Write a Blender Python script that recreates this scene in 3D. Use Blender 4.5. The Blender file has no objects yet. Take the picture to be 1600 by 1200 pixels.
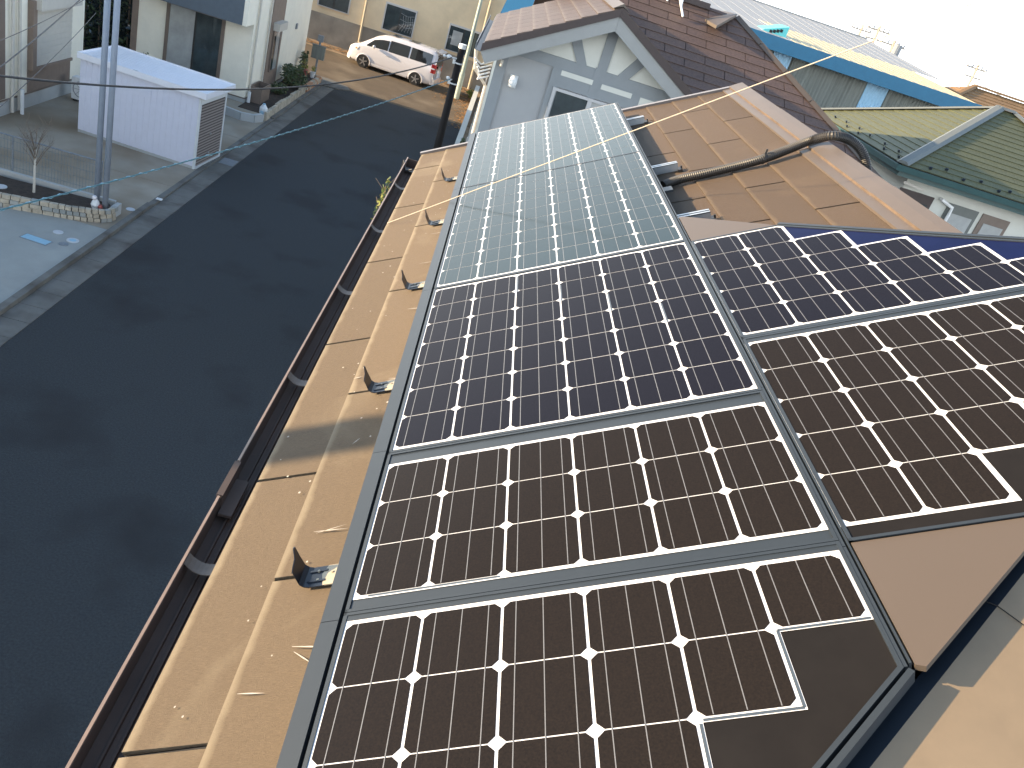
import bpy, math, random
from mathutils import Vector, Matrix
random.seed(7)
sc = bpy.context.scene
COL = sc.collection
# ------------------------------------------------------------------ camera
CM = [[0.9583209, 0.2596951, 0.1190775], [0.0201617, -0.477237, 0.8785433], [0.2849816, -0.8395256, -0.4625821]]
FPX = 1285.577
CAM = Vector((-0.003, 0.0, 8.2))
PZ = 8.2 - 1.24188          # height of the array plane at its eave side
S = 0.158                   # one solar cell with its gap
TH = math.radians(28.5)
VC = 18.57265
cd = bpy.data.cameras.new('camera'); co = bpy.data.objects.new('camera', cd); COL.objects.link(co)
cd.sensor_width = 36.0; cd.lens = FPX/1600*36; cd.clip_start = 0.05; cd.clip_end = 2000
mx = Matrix(((CM[0][0], -CM[0][1], -CM[0][2], CAM.x), (CM[1][0], -CM[1][1], -CM[1][2], CAM.y), (CM[2][0], -CM[2][1], -CM[2][2], CAM.z), (0,0,0,1)))
co.matrix_world = mx
sc.camera = co
# ------------------------------------------------------------------ light
SUN_EL, SUN_AZ = math.radians(11.3), math.radians(0.0)   # azimuth turned from -X towards -Y
w = bpy.data.worlds.new('World'); sc.world = w; w.use_nodes = True
nt = w.node_tree; nt.nodes.clear()
sky = nt.nodes.new('ShaderNodeTexSky'); sky.sky_type = 'NISHITA'; sky.sun_disc = False
sky.sun_elevation = SUN_EL; sky.sun_rotation = math.radians(270); sky.air_density = 1.0; sky.dust_density = .8; sky.ozone_density = 1.6
bg = nt.nodes.new('ShaderNodeBackground'); bg.inputs[1].default_value = 0.15
ou = nt.nodes.new('ShaderNodeOutputWorld')
# bright milky haze low in the sky, blue overhead
wtc = nt.nodes.new('ShaderNodeTexCoord'); wsp = nt.nodes.new('ShaderNodeSeparateXYZ'); nt.links.new(wtc.outputs['Generated'], wsp.inputs[0])
wmr = nt.nodes.new('ShaderNodeMapRange'); wmr.interpolation_type = 'SMOOTHERSTEP'; wmr.inputs['From Min'].default_value = -.02; wmr.inputs['From Max'].default_value = .60; wmr.inputs['To Min'].default_value = .92; wmr.inputs['To Max'].default_value = 0
nt.links.new(wsp.outputs['Z'], wmr.inputs['Value'])
wmx = nt.nodes.new('ShaderNodeMix'); wmx.data_type = 'RGBA'; nt.links.new(wmr.outputs[0], wmx.inputs['Factor']); nt.links.new(sky.outputs[0], wmx.inputs['A']); wmx.inputs['B'].default_value = (7.6, 7.9, 8.2, 1)
nt.links.new(wmx.outputs['Result'], bg.inputs[0]); nt.links.new(bg.outputs[0], ou.inputs[0])
sl = bpy.data.lights.new('sun', 'SUN'); sl.energy = 4.1; sl.angle = math.radians(0.5); sl.color = (1.0, 0.76, 0.48)
so = bpy.data.objects.new('sun', sl); COL.objects.link(so)
tosun = Vector((-math.cos(SUN_EL)*math.cos(SUN_AZ), -math.cos(SUN_EL)*math.sin(SUN_AZ), math.sin(SUN_EL)))
so.rotation_euler = tosun.to_track_quat('Z', 'Y').to_euler()
so.location = (-20, 0, 30)
sc.view_settings.view_transform = 'Standard'; sc.view_settings.look = 'None'
sc.view_settings.exposure = 1.82; sc.view_settings.gamma = 1.0
# ------------------------------------------------------------------ geometry helpers
def ray(x, y):
    a, b = (x-800)/FPX, (y-600)/FPX
    return Vector((CM[0][0]*a+CM[0][1]*b+CM[0][2], CM[1][0]*a+CM[1][1]*b+CM[1][2], CM[2][0]*a+CM[2][1]*b+CM[2][2]))
def at(x, y, X=None, Y=None, Z=None):
    d = ray(x, y)
    if X is not None: t = (X-CAM.x)/d.x
    elif Y is not None: t = (Y-CAM.y)/d.y
    else: t = (Z-CAM.z)/d.z
    return CAM + d*t
def near_pt(x, y, P0, dr):
    d = ray(x, y); P0 = Vector(P0); dr = Vector(dr); w0 = P0-CAM
    a, b, c, dd, e = d.dot(d), -d.dot(dr), dr.dot(dr), w0.dot(d), -w0.dot(dr)
    return P0+dr*((a*e-b*dd)/(a*c-b*b))
EU = Vector((math.cos(TH), 0, math.sin(TH))); EV = Vector((0, -1, 0)); EN = Vector((-math.sin(TH), 0, math.cos(TH)))
def R(u, v, h=0.0):
    "point of our roof: u cells up the slope, v cells towards the camera, h metres over the array plane"
    return Vector((0, VC*S, PZ)) + EU*(u*S) + EV*(v*S) + EN*h
HR = -0.11                  # slate surface under the array plane
LOC = {}
class MB:
    def __init__(s): s.v=[]; s.f=[]; s.m=[]; s.uv=[]
    def add(s, vs, fs, m=0, uvs=None):
        b = len(s.v); s.v += [Vector(p) for p in vs]
        for i, f in enumerate(fs):
            s.f.append([b+k for k in f]); s.m.append(m)
            s.uv.append([uvs[k] for k in f] if uvs else [(0,0.5)]*len(f))
        return s
    def obox(s, c, a, b, d, m=0):
        c, a, b, d = Vector(c), Vector(a), Vector(b), Vector(d)
        vs = [c+a*i+b*j+d*k for k in (-1,1) for j in (-1,1) for i in (-1,1)]
        return s.add(vs, [(0,2,3,1),(4,5,7,6),(0,1,5,4),(2,6,7,3),(0,4,6,2),(1,3,7,5)], m)
    def box(s, x0, x1, y0, y1, z0, z1, m=0):
        return s.obox(((x0+x1)/2,(y0+y1)/2,(z0+z1)/2), ((x1-x0)/2,0,0), (0,(y1-y0)/2,0), (0,0,(z1-z0)/2), m)
    def bar(s, p, q, wd, ht, up=(0,0,1), m=0):
        p, q, up = Vector(p), Vector(q), Vector(up)
        d = (q-p); L = d.length; d /= L
        sd = d.cross(up).normalized(); u2 = sd.cross(d)
        return s.obox((p+q)/2, sd*wd/2, d*L/2, u2*ht/2, m)
    def prism(s, pts, ext, m=0):
        pts = [Vector(p) for p in pts]; ext = Vector(ext); n = len(pts)
        fs = [tuple(range(n))[::-1], tuple(range(n, 2*n))] + [(i,(i+1)%n,n+(i+1)%n,n+i) for i in range(n)]
        return s.add(pts+[p+ext for p in pts], fs, m)
    def tube(s, path, r, n=8, m=0, cap=True):
        path = [Vector(p) for p in path]; N = len(path)
        rs = r if isinstance(r, (list, tuple)) else [r]*N
        vs = []; fs = []; prev = None
        for i, p in enumerate(path):
            d = (path[min(i+1,N-1)]-path[max(i-1,0)]).normalized()
            ref = Vector((0,0,1)) if abs(d.z) < .9 else Vector((1,0,0))
            a = d.cross(ref).normalized() if prev is None else (prev - d*prev.dot(d)).normalized()
            prev = a; b = d.cross(a)
            for k in range(n):
                t = 2*math.pi*k/n; vs.append(p + a*math.cos(t)*rs[i] + b*math.sin(t)*rs[i])
        for i in range(N-1):
            for k in range(n): fs.append((i*n+k, i*n+(k+1)%n, (i+1)*n+(k+1)%n, (i+1)*n+k))
        if cap: fs.append(tuple(range(n))[::-1]); fs.append(tuple(range((N-1)*n, N*n)))
        return s.add(vs, fs, m)
    def cyl(s, p, q, r, r2=None, n=14, m=0): return s.tube([p, q], [r, r if r2 is None else r2], n, m)
    def ball(s, c, rx, ry=None, rz=None, n=10, m=0):
        ry = rx if ry is None else ry; rz = rx if rz is None else rz; c = Vector(c); h = n//2+1; vs = []; fs = []
        for i in range(h+1):
            a = math.pi*i/h
            for k in range(n):
                t = 2*math.pi*k/n; vs.append(c+Vector((rx*math.sin(a)*math.cos(t), ry*math.sin(a)*math.sin(t), rz*math.cos(a))))
        for i in range(h):
            for k in range(n): fs.append((i*n+k, (i+1)*n+k, (i+1)*n+(k+1)%n, i*n+(k+1)%n))
        return s.add(vs, fs, m)
    def leaves(s, c, rx, ry, rz, n, size, m=0, ms=1):
        c = Vector(c)
        for i in range(n):
            while True:
                p = Vector((random.uniform(-1,1), random.uniform(-1,1), random.uniform(-1,1)))
                if p.length < 1: break
            if random.random() < .6: p = p.normalized()*random.uniform(.6, 1.05)
            p = c + Vector((p.x*rx, p.y*ry, p.z*rz)); sz = size*random.uniform(.5, 1.4)
            a = Vector((random.gauss(0,1), random.gauss(0,1), random.gauss(0,.6))).normalized(); b = a.cross(Vector((random.gauss(0,1), random.gauss(0,1), random.gauss(0,1)))).normalized()
            s.add([p-a*sz, p+b*sz*.45, p+a*sz, p-b*sz*.45], [(0,1,2,3)], m + (i % ms))
        return s
    def build(s, name, mats, parent=None, smooth=False, origin=None, **kw):
        if not isinstance(mats, (list, tuple)): mats = [mats]
        xs=[p.x for p in s.v]; ys=[p.y for p in s.v]; zs=[p.z for p in s.v]
        o = Vector(origin) if origin else Vector(((min(xs)+max(xs))/2, (min(ys)+max(ys))/2, min(zs)))
        me = bpy.data.meshes.new(name); me.from_pydata([tuple(p-o) for p in s.v], [], s.f)
        for mt in mats: me.materials.append(mt)
        me.polygons.foreach_set('material_index', s.m)
        ul = me.uv_layers.new(name='UVMap'); k = 0
        fl = [c for f in s.uv for t in f for c in t]; ul.data.foreach_set('uv', fl)
        if smooth: me.polygons.foreach_set('use_smooth', [True]*len(me.polygons))
        me.update(); ob = bpy.data.objects.new(name, me); COL.objects.link(ob)
        LOC[ob] = o
        if parent: ob.parent = parent; ob.location = o - LOC[parent]
        else: ob.location = o
        for a, b in kw.items(): ob[a] = b
        return ob
def thing(name, label, cat, loc, group=None):
    o = bpy.data.objects.new(name, None); COL.objects.link(o); o.location = loc; LOC[o] = Vector(loc)
    o.empty_display_size = .1; o['label'] = label; o['category'] = cat
    if group: o['group'] = group
    return o
def dup(root, loc, label=None, rotz=0, scale=None):
    r = root.copy(); COL.objects.link(r); r.location = loc; LOC[r] = Vector(loc); r.rotation_euler = (0,0,rotz)
    if scale: r.scale = scale
    if label: r['label'] = label
    def rec(a, b):
        for ch in list(a.children):
            c = ch.copy(); COL.objects.link(c); c.parent = b; rec(ch, c)
    rec(root, r)
    return r
# ------------------------------------------------------------------ materials
def mat(name, c, rough=.7, metal=0, var=.15, scale=6, bump=0, bscale=40, coat=0, spec=.5, stretch=None, c2=None, dirt=None):
    m = bpy.data.materials.new(name); m.use_nodes = True; t = m.node_tree; N = t.nodes; L = t.links
    b = N['Principled BSDF']; b.inputs['Roughness'].default_value = rough; b.inputs['Metallic'].default_value = metal
    b.inputs['Specular IOR Level'].default_value = spec; b.inputs['Coat Weight'].default_value = coat; b.inputs['Coat Roughness'].default_value = .04
    tc = N.new('ShaderNodeTexCoord'); mp = N.new('ShaderNodeMapping'); L.new(tc.outputs['Object'], mp.inputs[0])
    if stretch: mp.inputs['Scale'].default_value = stretch
    n1 = N.new('ShaderNodeTexNoise'); n1.inputs['Scale'].default_value = scale; n1.inputs['Detail'].default_value = 8; n1.inputs['Roughness'].default_value = .65
    L.new(mp.outputs[0], n1.inputs['Vector'])
    cr = N.new('ShaderNodeValToRGB'); cr.color_ramp.elements[0].position = .3; cr.color_ramp.elements[1].position = .7
    a = c2 if c2 else tuple(x*(1-var) for x in c); bb = c if c2 else tuple(min(1, x*(1+var)) for x in c)
    cr.color_ramp.elements[0].color = (*a, 1); cr.color_ramp.elements[1].color = (*bb, 1)
    L.new(n1.outputs['Fac'], cr.inputs[0]); out = cr.outputs[0]
    if dirt:
        n3 = N.new('ShaderNodeTexNoise'); n3.inputs['Scale'].default_value = dirt[1]; n3.inputs['Detail'].default_value = 5
        L.new(tc.outputs['Object'], n3.inputs['Vector'])
        r3 = N.new('ShaderNodeValToRGB'); r3.color_ramp.elements[0].position = dirt[2]; r3.color_ramp.elements[1].position = dirt[3]
        L.new(n3.outputs['Fac'], r3.inputs[0])
        mxn = N.new('ShaderNodeMix'); mxn.data_type = 'RGBA'; L.new(r3.outputs[0], mxn.inputs['Factor']); L.new(out, mxn.inputs['A']); mxn.inputs['B'].default_value = (*dirt[0], 1)
        out = mxn.outputs['Result']
    L.new(out, b.inputs['Base Color'])
    if bump:
        n2 = N.new('ShaderNodeTexNoise'); n2.inputs['Scale'].default_value = bscale; n2.inputs['Detail'].default_value = 4; L.new(mp.outputs[0], n2.inputs['Vector'])
        bp = N.new('ShaderNodeBump'); bp.inputs['Strength'].default_value = bump; bp.inputs['Distance'].default_value = .01; L.new(n2.outputs['Fac'], bp.inputs['Height']); L.new(bp.outputs[0], b.inputs['Normal'])
    return m
def slate_mat(name, c, edge, rough=.6, grain=(3, 60, 3), bump=.3, lo=.25, spec=.5, vary=.18):
    "painted cement slate: fine grain, a worn pale band along the lower edge (uv.y = distance from the butt), lichen bloom"
    m = mat(name, c, rough, 0, .32, 26, bump, 75, spec=spec, stretch=grain); t = m.node_tree; N = t.nodes; L = t.links; b = N['Principled BSDF']
    base = b.inputs['Base Color'].links[0].from_socket
    uv = N.new('ShaderNodeUVMap'); sp = N.new('ShaderNodeSeparateXYZ'); L.new(uv.outputs[0], sp.inputs[0])
    tc = N.new('ShaderNodeTexCoord'); nz = N.new('ShaderNodeTexNoise'); nz.inputs['Scale'].default_value = 11; nz.inputs['Detail'].default_value = 9; L.new(tc.outputs['Object'], nz.inputs['Vector'])
    ad = N.new('ShaderNodeMath'); ad.operation = 'MULTIPLY_ADD'; L.new(nz.outputs['Fac'], ad.inputs[0]); ad.inputs[1].default_value = -.16; L.new(sp.outputs['Y'], ad.inputs[2])
    cr = N.new('ShaderNodeValToRGB'); cr.color_ramp.elements[0].position = 0.0; cr.color_ramp.elements[0].color = (0,0,0,1); cr.color_ramp.elements[1].position = lo; cr.color_ramp.elements[1].color = (1,1,1,1)
    sh = N.new('ShaderNodeMath'); sh.operation = 'ADD'; L.new(ad.outputs[0], sh.inputs[0]); sh.inputs[1].default_value = .05; L.new(sh.outputs[0], cr.inputs[0])
    inv = N.new('ShaderNodeMath'); inv.operation = 'MULTIPLY_ADD'; L.new(cr.outputs[0], inv.inputs[0]); inv.inputs[1].default_value = -.75; inv.inputs[2].default_value = .75
    mi = N.new('ShaderNodeMix'); mi.data_type = 'RGBA'; L.new(inv.outputs[0], mi.inputs['Factor']); L.new(base, mi.inputs['A']); mi.inputs['B'].default_value = (*edge, 1)
    # each slate a little different
    wn = N.new('ShaderNodeMath'); wn.operation = 'MULTIPLY_ADD'; L.new(sp.outputs['X'], wn.inputs[0]); wn.inputs[1].default_value = vary; wn.inputs[2].default_value = 1-vary/2
    sc_ = N.new('ShaderNodeVectorMath'); sc_.operation = 'SCALE'; L.new(mi.outputs['Result'], sc_.inputs[0]); L.new(wn.outputs[0], sc_.inputs['Scale'])
    # bloom patches
    n5 = N.new('ShaderNodeTexNoise'); n5.inputs['Scale'].default_value = 2.3; n5.inputs['Detail'].default_value = 7; n5.inputs['Distortion'].default_value = .6; L.new(tc.outputs['Object'], n5.inputs['Vector'])
    r5 = N.new('ShaderNodeValToRGB'); r5.color_ramp.elements[0].position = .55; r5.color_ramp.elements[0].color = (0,0,0,1); r5.color_ramp.elements[1].position = .8; r5.color_ramp.elements[1].color = (.5,.5,.5,1); L.new(n5.outputs['Fac'], r5.inputs[0])
    m2 = N.new('ShaderNodeMix'); m2.data_type = 'RGBA'; L.new(r5.outputs[0], m2.inputs['Factor']); L.new(sc_.outputs[0], m2.inputs['A']); m2.inputs['B'].default_value = (*edge, 1)
    L.new(m2.outputs['Result'], b.inputs['Base Color'])
    return m
def leafmat(name, c):
    m = mat(name, c, .6, var=.35, scale=3); return m
M = {}
M['asphalt'] = mat('asphalt', (.027,.032,.035), .9, var=.40, scale=34, bump=.6, bscale=70, dirt=((.016,.018,.020), .5, .52, .66))
M['asphalt_side'] = mat('asphalt_side_road', (.115,.082,.050), .9, var=.2, scale=.7, bump=.3, bscale=80, dirt=((.22,.17,.11), .5, .5, .75))
M['ground'] = mat('ground', (.12,.115,.10), .95, var=.25, scale=.4)
M['dry'] = mat('dry_verge', (.30,.20,.11), .95, var=.45, scale=3, bump=.6, bscale=20, dirt=((.12,.09,.06), 1.5, .5, .6))
M['conc'] = mat('concrete_light', (.33,.335,.31), .85, var=.12, scale=.8, bump=.15, bscale=60, dirt=((.22,.24,.24), .5, .5, .75))
M['conc2'] = mat('concrete_stained', (.33,.29,.23), .85, var=.15, scale=.7, bump=.15, bscale=60, dirt=((.24,.185,.125), .45, .42, .65))
M['curb'] = mat('curb_concrete', (.15,.145,.13), .9, var=.25, scale=1.2, bump=.3, bscale=30, dirt=((.085,.075,.065), 1.0, .5, .68))
M['dark'] = mat('dark_gap', (.02,.02,.022), .9)
M['cream_wall'] = mat('cream_siding', (.86,.81,.68), .75, var=.05, scale=2, bump=.1, bscale=60)
M['brown_panel'] = mat('brown_siding', (.22,.165,.13), .7, var=.1, scale=5)
M['brown_trim'] = mat('brown_trim', (.17,.13,.105), .5, var=.08)
M['found'] = mat('foundation_concrete', (.42,.43,.42), .85, var=.1, scale=1.5)
M['dark_blue_panel'] = mat('dark_grey_balcony', (.09,.115,.14), .55, var=.08)
M['shutter'] = mat('cream_shutter', (.55,.52,.46), .5, var=.05)
M['glass_dark'] = mat('window_glass', (.045,.06,.065), .05, var=.4, scale=1.5, spec=.7)
M['glass_curtain'] = mat('curtained_glass', (.38,.39,.38), .12, var=.25, scale=1.2, spec=.7)
M['shed_white'] = mat('shed_panel_white', (.66,.67,.76), .45, var=.03)
M['shed_roof'] = mat('shed_roof_white', (.80,.80,.84), .4, var=.03)
M['shed_shutter'] = mat('shed_shutter_brown', (.20,.165,.145), .5, var=.08)
M['alu'] = mat('galvanised_steel', (.40,.43,.45), .35, .6, var=.12, scale=20)
M['grey_pole'] = mat('grey_steel_pole', (.27,.31,.37), .6, .0, var=.06)
M['white_plastic'] = mat('white_plastic', (.68,.70,.70), .4, var=.06)
M['stone'] = mat('planter_stone', (.42,.37,.29), .85, var=.35, scale=4, bump=.3)
M['soil'] = mat('soil', (.045,.032,.024), .95, var=.5, scale=8, bump=.8, bscale=25)
M['bark'] = mat('bark', (.16,.12,.09), .9, var=.3, scale=12)
M['wire'] = mat('wire_mesh_steel', (.17,.20,.21), .6, .3)
M['cable'] = mat('black_cable', (.025,.027,.03), .6)
M['teal_cable'] = mat('teal_spiral_cable', (.05,.15,.18), .5)
M['lid_blue'] = mat('pale_blue_lid', (.28,.48,.60), .5, var=.08, scale=15)
M['lid_grey'] = mat('grey_iron_lid', (.20,.22,.24), .6, var=.2, scale=20)
M['lid_white'] = mat('pale_round_lid', (.5,.52,.54), .5, var=.1)
M['litter'] = mat('dry_leaf', (.34,.17,.06), .9, var=.5, scale=6); M['leaf'] = leafmat('dark_green_leaf', (.055,.085,.04)); M['leaf2'] = leafmat('mid_green_leaf', (.09,.12,.05)); M['leafy'] = leafmat('yellow_green_leaf', (.22,.22,.04))
M['brick'] = mat('orange_brick', (.42,.22,.12), .85, var=.3, scale=4)
M['red_pot'] = mat('red_pot', (.30,.07,.06), .6)
M['fac_wall'] = mat('stained_cream_render', (.70,.57,.38), .85, var=.08, scale=1.2, dirt=((.42,.35,.24), .25, .52, .72))
M['fac_low'] = mat('stained_lower_render', (.34,.30,.24), .9, var=.2, scale=.8, dirt=((.20,.18,.15), .5, .45, .65))
M['alu_frame'] = mat('pale_aluminium', (.5,.5,.5), .4, .3, var=.05)
M['pale_green'] = mat('pale_green_paint', (.36,.43,.38), .5, var=.08)
M['yellow_pole'] = mat('cream_pole', (.44,.38,.27), .6, var=.08)
M['black_pole'] = mat('black_pole', (.016,.014,.013), .7, var=.2, spec=.2)
M['van'] = mat('pearl_white_paint', (.66,.64,.66), .25, var=.01, coat=1)
M['van_glass'] = mat('tinted_glass', (.015,.018,.022), .04, var=.2, spec=.8)
M['black_plastic'] = mat('black_plastic', (.02,.02,.02), .5)
M['tyre'] = mat('tyre_rubber', (.02,.02,.02), .85)
M['rim'] = mat('alloy_rim', (.45,.45,.46), .3, .8)
M['red_lamp'] = mat('red_lamp_lens', (.45,.02,.02), .2, coat=1)
M['clear_lamp'] = mat('clear_lamp_lens', (.75,.72,.68), .1, coat=1)
M['amber'] = mat('amber_lens', (.6,.25,.08), .2)
# our house
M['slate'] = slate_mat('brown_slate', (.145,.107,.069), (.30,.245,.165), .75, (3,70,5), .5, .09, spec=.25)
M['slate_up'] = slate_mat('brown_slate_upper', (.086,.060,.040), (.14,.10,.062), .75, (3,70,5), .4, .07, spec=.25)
M['ridge'] = mat('painted_ridge_metal', (.092,.072,.056), .5, var=.08, scale=4)
M['ridge_dark'] = mat('dark_hip_metal', (.035,.04,.05), .45, var=.1, scale=4)
M['rust_edge'] = mat('ochre_dust', (.095,.064,.04), .8, var=.35, scale=9)
M['verge'] = mat('verge_metal', (.14,.12,.11), .4, var=.08)
M['gutter'] = mat('dark_brown_gutter', (.095,.066,.052), .8, var=.15, scale=5)
M['gutter_lip'] = mat('faded_gutter_lip', (.36,.25,.18), .45, var=.12, scale=12)
M['gutter_br'] = mat('dusty_bracket', (.17,.135,.105), .6, var=.2, scale=20)
M['wall'] = mat('house_wall', (.5,.46,.4), .8, var=.06)
M['frame'] = mat('grey_anodised_frame', (.024,.030,.035), .45, .1, var=.07, scale=5)
M['frame_side'] = mat('black_frame_side', (.025,.03,.035), .4, .5)
M['cover'] = mat('brown_cover_panel', (.082,.062,.045), .5, var=.03, scale=2)
M['clamp'] = mat('black_coated_steel', (.010,.015,.024), .38, .0, var=.3, scale=30)
M['zinc'] = mat('bare_zinc_strap', (.36,.31,.22), .5, .0, var=.15, scale=30)
M['conduit'] = mat('black_conduit', (.026,.023,.020), .5, var=.1)
M['rope'] = mat('cream_rope', (.46,.40,.31), .8, var=.15, scale=80)
M['scratch'] = mat('scratch', (.36,.33,.28), .8)
def cellmat(name, c, c2):
    m = mat(name, c, .3, 0, scale=240, c2=c2, coat=.20, spec=0)
    b = m.node_tree.nodes['Principled BSDF']; b.inputs['Coat Tint'].default_value = (.74,.92,1,1); b.inputs['Coat Roughness'].default_value = .10; b.inputs['Coat IOR'].default_value = 1.45
    return m
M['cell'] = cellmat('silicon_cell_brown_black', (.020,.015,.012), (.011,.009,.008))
M['cell_v'] = cellmat('silicon_cell_violet_reflection', (.013,.0125,.018), (.009,.0085,.0125))  # violet of the reflected sky is put into the cell colour
M['cell_b'] = cellmat('silicon_cell_pale_reflection', (.038,.058,.070), (.029,.047,.058)); M['cell_b'].node_tree.nodes['Principled BSDF'].inputs['Coat Weight'].default_value = .33  # pale sky reflection painted into the base colour of the farthest cells
M['cell_m'] = cellmat('silicon_cell_blue_reflection', (.033,.049,.060), (.025,.040,.050)); M['cell_m'].node_tree.nodes['Principled BSDF'].inputs['Coat Weight'].default_value = .32  # same painted sky reflection, a little weaker
M['back'] = mat('white_backsheet', (.62,.62,.62), .4, var=.01, coat=.3)
M['bus'] = mat('tinned_ribbon', (.17,.17,.17), .4, .2, var=.1, scale=60)
M['ribbon'] = mat('grey_ribbon', (.055,.07,.085), .4, .1, var=.05)
M['blank'] = mat('black_blank_glass', (.014,.0125,.0115), .3, var=.15, scale=8, coat=.2, spec=0)
M['blank_b'] = mat('blank_glass_blue_reflection', (.006,.009,.040), .3, var=.15, scale=8, coat=.25, spec=0)  # blue sky reflection mixed into the base colour of the blank glass
# neighbours
M['n_slate'] = slate_mat('neighbour_brown_slate', (.098,.062,.048), (.12,.08,.06), .6, (1,1,1), .15, .1, vary=.12)
M['n_slate_left'] = slate_mat('neighbour_sunny_slate', (.082,.056,.041), (.14,.11,.085), .6, (1,1,1), .15, .2, vary=.12)
M['n_wall'] = mat('grey_siding', (.33,.335,.335), .7, var=.03)
M['n_trim'] = mat('blue_grey_trim', (.235,.255,.265), .6, var=.05)
M['n_cream'] = mat('pale_render', (.60,.60,.54), .75, var=.04)
M['gutter_grey'] = mat('grey_gutter', (.16,.17,.18), .5, var=.1)
M['hip_top'] = mat('sunlit_tan_hip_metal', (.20,.15,.095), .6, var=.12, scale=5)  # ridge metal with a lightened colour standing in for sunlight
M['riser_and_hip_shade'] = mat('dark_riser_and_hip_shade', (.012,.017,.024), .6, var=.1, spec=.2)  # dark riser metal; also paints the shade strip beside the near hip
M['n_barge'] = mat('pale_grey_bargeboard', (.27,.275,.265), .6, var=.05)
M['n_edge'] = mat('dark_brown_edge', (.05,.035,.032), .6)
M['green_slate'] = slate_mat('green_slate', (.088,.092,.045), (.08,.085,.045), .6, (1,1,1), .1, .12, vary=.1)
M['green_metal'] = mat('green_gutter', (.035,.085,.085), .4, var=.1)
M['hip_blue'] = mat('grey_blue_hip_cap', (.13,.14,.13), .5, var=.06)
M['teal'] = mat('teal_blue_fascia', (.012,.13,.235), .5, var=.06)
M['cyan'] = mat('turquoise_paint', (.10,.50,.50), .5, var=.05)
M['corr'] = mat('weathered_corrugated_sheet', (.17,.18,.16), .7, var=.35, scale=1.2, stretch=(3,1,.2))
M['corr_blue'] = mat('pale_blue_translucent_sheet', (.30,.50,.66), .4, var=.08)
M['cream_roof'] = mat('cream_metal_roof', (.46,.38,.22), .6, var=.05)
M['white_roof'] = mat('white_corrugated_roof', (.30,.30,.29), .7, var=.05)
M['tan_roof'] = slate_mat('tan_roof_tile', (.22,.13,.06), (.27,.17,.08), .8, (1,1,1), .2, .1)
M['white_paint'] = mat('white_paint', (.8,.8,.78), .5, var=.03)
M['far_pole'] = mat('far_pole', (.45,.38,.30), .8)
# ------------------------------------------------------------------ slates
def clip(poly, a, b, c):
    "keep a*u+b*v<=c"
    out = []
    for i in range(len(poly)):
        p, q = poly[i], poly[(i+1) % len(poly)]; dp = a*p[0]+b*p[1]-c; dq = a*q[0]+b*q[1]-c
        if dp <= 0: out.append(p)
        if dp*dq < 0: t = dp/(dp-dq); out.append((p[0]+(q[0]-p[0])*t, p[1]+(q[1]-p[1])*t))
    return out
def slates(mb, O, eu, ev, n, poly, course, width, u0=0, v0=0, gap=.004, th=.007, m=0, under=1, jit=.0015, mf=None):
    "courses of separate slates over the polygon poly (metres up the slope u, along the eave v)"
    us = [p[0] for p in poly]; vs_ = [p[1] for p in poly]
    mb.prism([O+eu*p[0]+ev*p[1]-n*.009 for p in poly], -n*.02, under)
    k0 = math.floor((min(us)-u0)/course); k1 = math.ceil((max(us)-u0)/course)
    for k in range(k0, k1+1):
        ua = u0+k*course; ub = ua+course; off = v0+(k % 2)*width/2
        i0 = math.floor((min(vs_)-off)/width); i1 = math.ceil((max(vs_)-off)/width)
        for i in range(i0, i1+1):
            va = off+i*width+gap/2; vb = off+(i+1)*width-gap/2
            p = clip(clip(clip(clip(list(poly), -1,0,-ua), 1,0,ub), 0,-1,-va), 0,1,vb)
            if len(p) < 3: continue
            N_ = len(p); rx = random.random(); dj = random.uniform(-jit, jit)
            tops = [O+eu*q[0]+ev*q[1]+n*(th*(1-(q[0]-ua)/course)+.0005) for q in p]; bots = [O+eu*q[0]+ev*q[1]-n*.006 for q in p]
            uv = [(rx, (q[0]-ua)/course) for q in p]
            mb.add(tops+bots, [tuple(range(N_))]+[(j, N_+j, N_+(j+1)%N_, (j+1)%N_) for j in range(N_)], mf(ua) if mf else m, uv+[(rx, .5)]*N_)
# ================================================================== SETTING
def struct(name, mb, mats, **k): o = mb.build(name, mats, **k); o['kind'] = 'structure'; return o
g = MB(); g.add([(-400,-200,-.03),(400,-200,-.03),(400,600,-.03),(-400,600,-.03)], [(0,1,2,3)]); struct('ground', g, M['ground'])
g = MB(); g.add([(-6.66,-20,0),(.35,-20,0),(.35,39.0,0),(-6.66,39.0,0)], [(0,1,2,3)]); struct('road', g, M['asphalt'])
g = MB(); g.add([(-60,39.0,.001),(12,39.0,.001),(12,47.6,.001),(-60,47.6,.001)], [(0,1,2,3)]); struct('side_road', g, M['asphalt_side'])
g = MB(); g.add([(-60,47.6,.004),(12,46.9,.004),(12,49.0,.004),(-60,49.0,.004)], [(0,1,2,3)]); struct('dry_verge', g, M['dry'])
g = MB()
y = -20
while y < 38.4:
    g.box(-7.16, -6.66, y+.006, y+.594, -.02, .012); y += .6
struct('gutter_channel', g, M['curb'])
g = MB(); y = -20
while y < 38.4:
    h = .06 if (y > 19.5 and y < 30) else .10
    g.box(-7.30, -7.165, y+.006, y+.594, -.02, h); y += .6
struct('kerb', g, M['curb'])
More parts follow.
